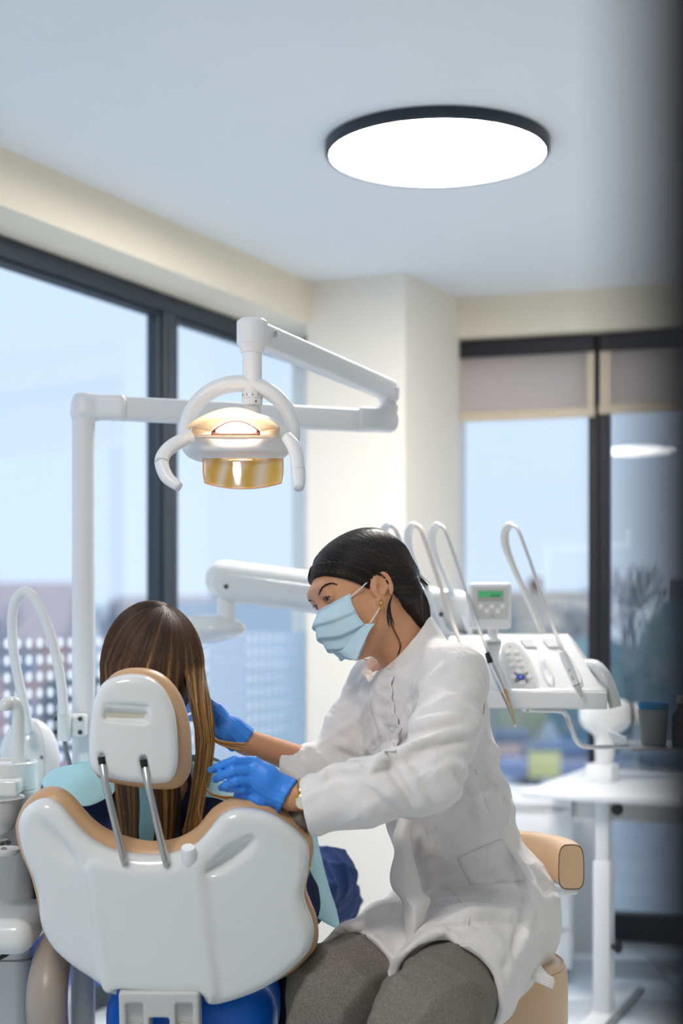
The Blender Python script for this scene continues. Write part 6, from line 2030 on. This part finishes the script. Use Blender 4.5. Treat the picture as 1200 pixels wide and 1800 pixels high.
# ---- hair
M_HAIRP = mat_hair('highlighted_brown_hair', (40, 27, 22), (96, 66, 44), (214, 164, 90), .5)
SC_R = V(.088, .106, .114)
CR = PH + V(0, .0, .004)
sp_, tn_ = [], []
def scalp(th_, ph_):
    return CR + V(SC_R[0] * math.sin(th_) * math.sin(ph_), -SC_R[1] * math.sin(th_) * math.cos(ph_), SC_R[2] * math.cos(th_))
crown = scalp(.30, .75)
def hl_noise(ph_): return .5 + .5 * math.sin(ph_ * 9.1 + 1.0) * math.sin(ph_ * 23.0 + .4)
for i in range(5200):
    ph_ = RNG.uniform(-2.3, 2.2)
    if abs(ph_) > 1.7 and RNG.random() < .4: continue
    r_ = RNG.random()
    pts = []
    lay = 1 + .035 * RNG.random()
    p_end_th = 1.62
    N1 = 9
    part = V(0.028 + RNG.normal() * .002, -.02 - .05 * RNG.random() ** 2 + .10 * max(0, abs(ph_) - 1.0), 0)
    base = CR + V(part[0], part[1], 0)
    zz = max(0, 1 - (part[0] / SC_R[0]) ** 2 - (part[1] / SC_R[1]) ** 2)
    base[2] = CR[2] + SC_R[2] * math.sqrt(zz)
    tgt = scalp(p_end_th, ph_)
    for k_ in np.linspace(0, 1, N1):
        q = base * (1 - k_) + tgt * k_
        d = (q - CR) / SC_R
        nrm_ = np.linalg.norm(d)
        bulge = 1.0 + .06 * k_
        pts.append(CR + d / nrm_ * SC_R * lay * bulge)
    last = pts[-1]
    side = math.sin(ph_)
    if ph_ > .80:      # right lock falling over the shoulder front
        u_ = (ph_ - .80) / 1.40
        zend = P(0, 1470 - 60 * RNG.random(), 2.7)[2]
        s_ = min(1.0, u_ * 1.5)
        tgts = [(336 + 32 * s_, 1238), (346 + 27 * s_, 1300), (342 + 25 * s_, 1360), (332 + 22 * s_, 1420), (322 + 26 * s_, 1486 - 26 * RNG.random())]
        dd = 2.655 + .03 * u_ + .015 * r_
        for (a, b) in tgts: pts.append(P(a + RNG.normal() * 1.5, b, dd))
    elif ph_ < -1.05:
        for z_ in (.06, .12, .18, .22): pts.append(last + V(.012 * z_ / .2 + RNG.normal() * .001, .01 * z_, -z_))
        pts.append(pts[-1] + V(0, 0, -.02))
    else:
        Lh = .31 + .05 * RNG.random()
        for k_ in (.2, .45, .7, .9, 1.0):
            q = last + V(-(last[0] - CR[0] - .012) * .42 * k_, (PH[1] - .098 - last[1]) * k_ * .6, -Lh * k_ * 1.05)
            q[0] += .005 * math.sin(k_ * 7 + ph_ * 5) * k_
            pts.append(q)
    sp_.append(smooth_path(pts, 2))
    t_ = .27 + .60 * max(0, hl_noise(ph_) - .42) + RNG.normal() * .10
    t_ += .24 * min(1.0, max(0.0, (ph_ - .2) / 1.2))
    tn_.append(np.clip(t_, 0, 1))
L_ = min(len(x) for x in sp_)
arr = np.array([x[:L_] for x in sp_])
v, f, S_, kn = strands(arr, .0011, .0006)
grow_ = np.linspace(-.42, .30, L_)
tv_ = np.array(tn_)[:, None] + grow_[None, :] * (.5 + np.array(tn_)[:, None])
tv_ = np.clip(np.repeat(tv_[:, :, None], 3, 2), 0, 1).reshape(-1, 1)
# undercap keeps the hair opaque
vk = Vol(PH - V(.14, .16, .36), PH + V(.14, .16, .15), .004)
vk.ell(CR, SC_R * .985, k=0)
vk.fn(PH - .4, PH + .4, lambda X, Y, Z: np.maximum((PH[1] + .035) - Y + 0 * X, Z - (PH[2] + .07)), k=.01, mode='sub')
vk.cap(PH + V(0, -.040, -.02), PH + V(.012, -.050, -.30), .052, .048, k=.03)
hb = obj('hair', vk.mesh(1), mat('brown_hair_base', (50, 34, 26), .5, var=.3, scale=80), pt_)
ob_ = obj('hair_strands', (v, f), M_HAIRP, hb)
tint_attr(ob_, tv_ * np.ones(4))
# blond wisps over the shoulder and flyaways at the crown
W_ = []
def pwisp(ctrl, n, sp):
    for i in range(n):
        e = RNG.normal(size=2) * sp
        pts = [P(a + e[0] * k_ / len(ctrl), b + e[1] * k_ / len(ctrl), d) for k_, (a, b, d) in enumerate(ctrl)]
        W_.append(smooth_path(pts, 5)[:16])
pwisp([(366, 1280, 2.69), (378, 1300, 2.68), (400, 1308, 2.66), (436, 1312, 2.65)], 26, 5)
pwisp([(360, 1370, 2.66), (366, 1392, 2.65), (390, 1402, 2.63), (430, 1404, 2.60)], 24, 4)
pwisp([(352, 1400, 2.66), (348, 1430, 2.65), (352, 1455, 2.645), (340, 1482, 2.64)], 40, 7)
pwisp([(292, 1068, 2.74), (282, 1062, 2.74), (270, 1062, 2.74), (258, 1068, 2.74)], 4, 5)
v, f, S_, kn = strands(np.array(W_), .0009, .0003)
ob_ = tag(obj('loose_wisps', (v, f), M_HAIRP, hb), kind='stuff')
tint_attr(ob_, np.repeat(np.clip(RNG.normal(.85, .12, S_), 0, 1), kn)[:, None] * np.ones(4))

# ---- bib
def lp(pts): return [P(a, b, d) for a, b, d in pts]
left = sheet([lp([(72, 1374, 2.70), (96, 1352, 2.70), (134, 1342, 2.70), (180, 1331, 2.71), (215, 1330, 2.72)]), lp([(76, 1383, 2.69), (104, 1372, 2.685), (140, 1366, 2.68), (182, 1362, 2.69), (215, 1360, 2.70)]),
              lp([(86, 1390, 2.68), (116, 1396, 2.672), (146, 1402, 2.67), (178, 1396, 2.675), (205, 1385, 2.69)]), lp([(98, 1393, 2.68), (126, 1410, 2.668), (148, 1417, 2.665), (170, 1412, 2.67), (196, 1396, 2.68)])], 6, 6, .0016, .0035, 55)
chest = sheet([lp([(72, 1374, 2.70), (130, 1342, 2.73), (215, 1330, 2.84), (300, 1330, 2.88), (370, 1330, 2.84), (450, 1385, 2.80)]), lp([(68, 1420, 2.86), (130, 1400, 2.94), (215, 1400, 2.97), (300, 1400, 2.97), (390, 1400, 2.95), (480, 1420, 2.90)]),
               lp([(68, 1480, 2.94), (130, 1480, 2.98), (215, 1480, 3.0), (300, 1480, 3.0), (420, 1480, 2.98), (520, 1470, 2.93)]), lp([(80, 1560, 2.97), (130, 1560, 3.0), (215, 1560, 3.02), (300, 1560, 3.02), (420, 1560, 3.0), (540, 1540, 2.96)])], 6, 6, .0016, .002, 40)
right = sheet([lp([(500, 1425, 2.86), (528, 1430, 2.86), (553, 1432, 2.86)]), lp([(520, 1470, 2.86), (545, 1480, 2.85), (560, 1486, 2.85)]), lp([(528, 1530, 2.86), (555, 1540, 2.84), (575, 1545, 2.84)]), lp([(535, 1580, 2.85), (565, 1588, 2.83), (589, 1594, 2.84)]), lp([(548, 1608, 2.83), (575, 1624, 2.82), (598, 1634, 2.83)])], 6, 6, .0016, .0035, 60)
rsh = sheet([lp([(330, 1340, 2.74), (370, 1336, 2.73), (405, 1350, 2.71), (450, 1375, 2.70)]), lp([(338, 1372, 2.70), (372, 1370, 2.69), (405, 1385, 2.68), (445, 1405, 2.68)]), lp([(345, 1400, 2.68), (375, 1402, 2.672), (400, 1410, 2.67), (430, 1420, 2.67)])], 6, 6, .0016, .002, 60)
bo_ = obj('bib', join(left, chest, right, rsh), M_BIB, pt_)
M_TIE = mat('bib_tie_paper', (150, 212, 230), .75, bump=.05)
obj('bib_tie', sheet([lp([(244, 1378, 2.635), (262, 1380, 2.635)]), lp([(246, 1420, 2.632), (268, 1416, 2.632)]), lp([(244, 1460, 2.632), (272, 1450, 2.632)]), lp([(246, 1492, 2.632), (268, 1488, 2.632)])], 3, 6, .0014, .001, 70), M_TIE, bo_)
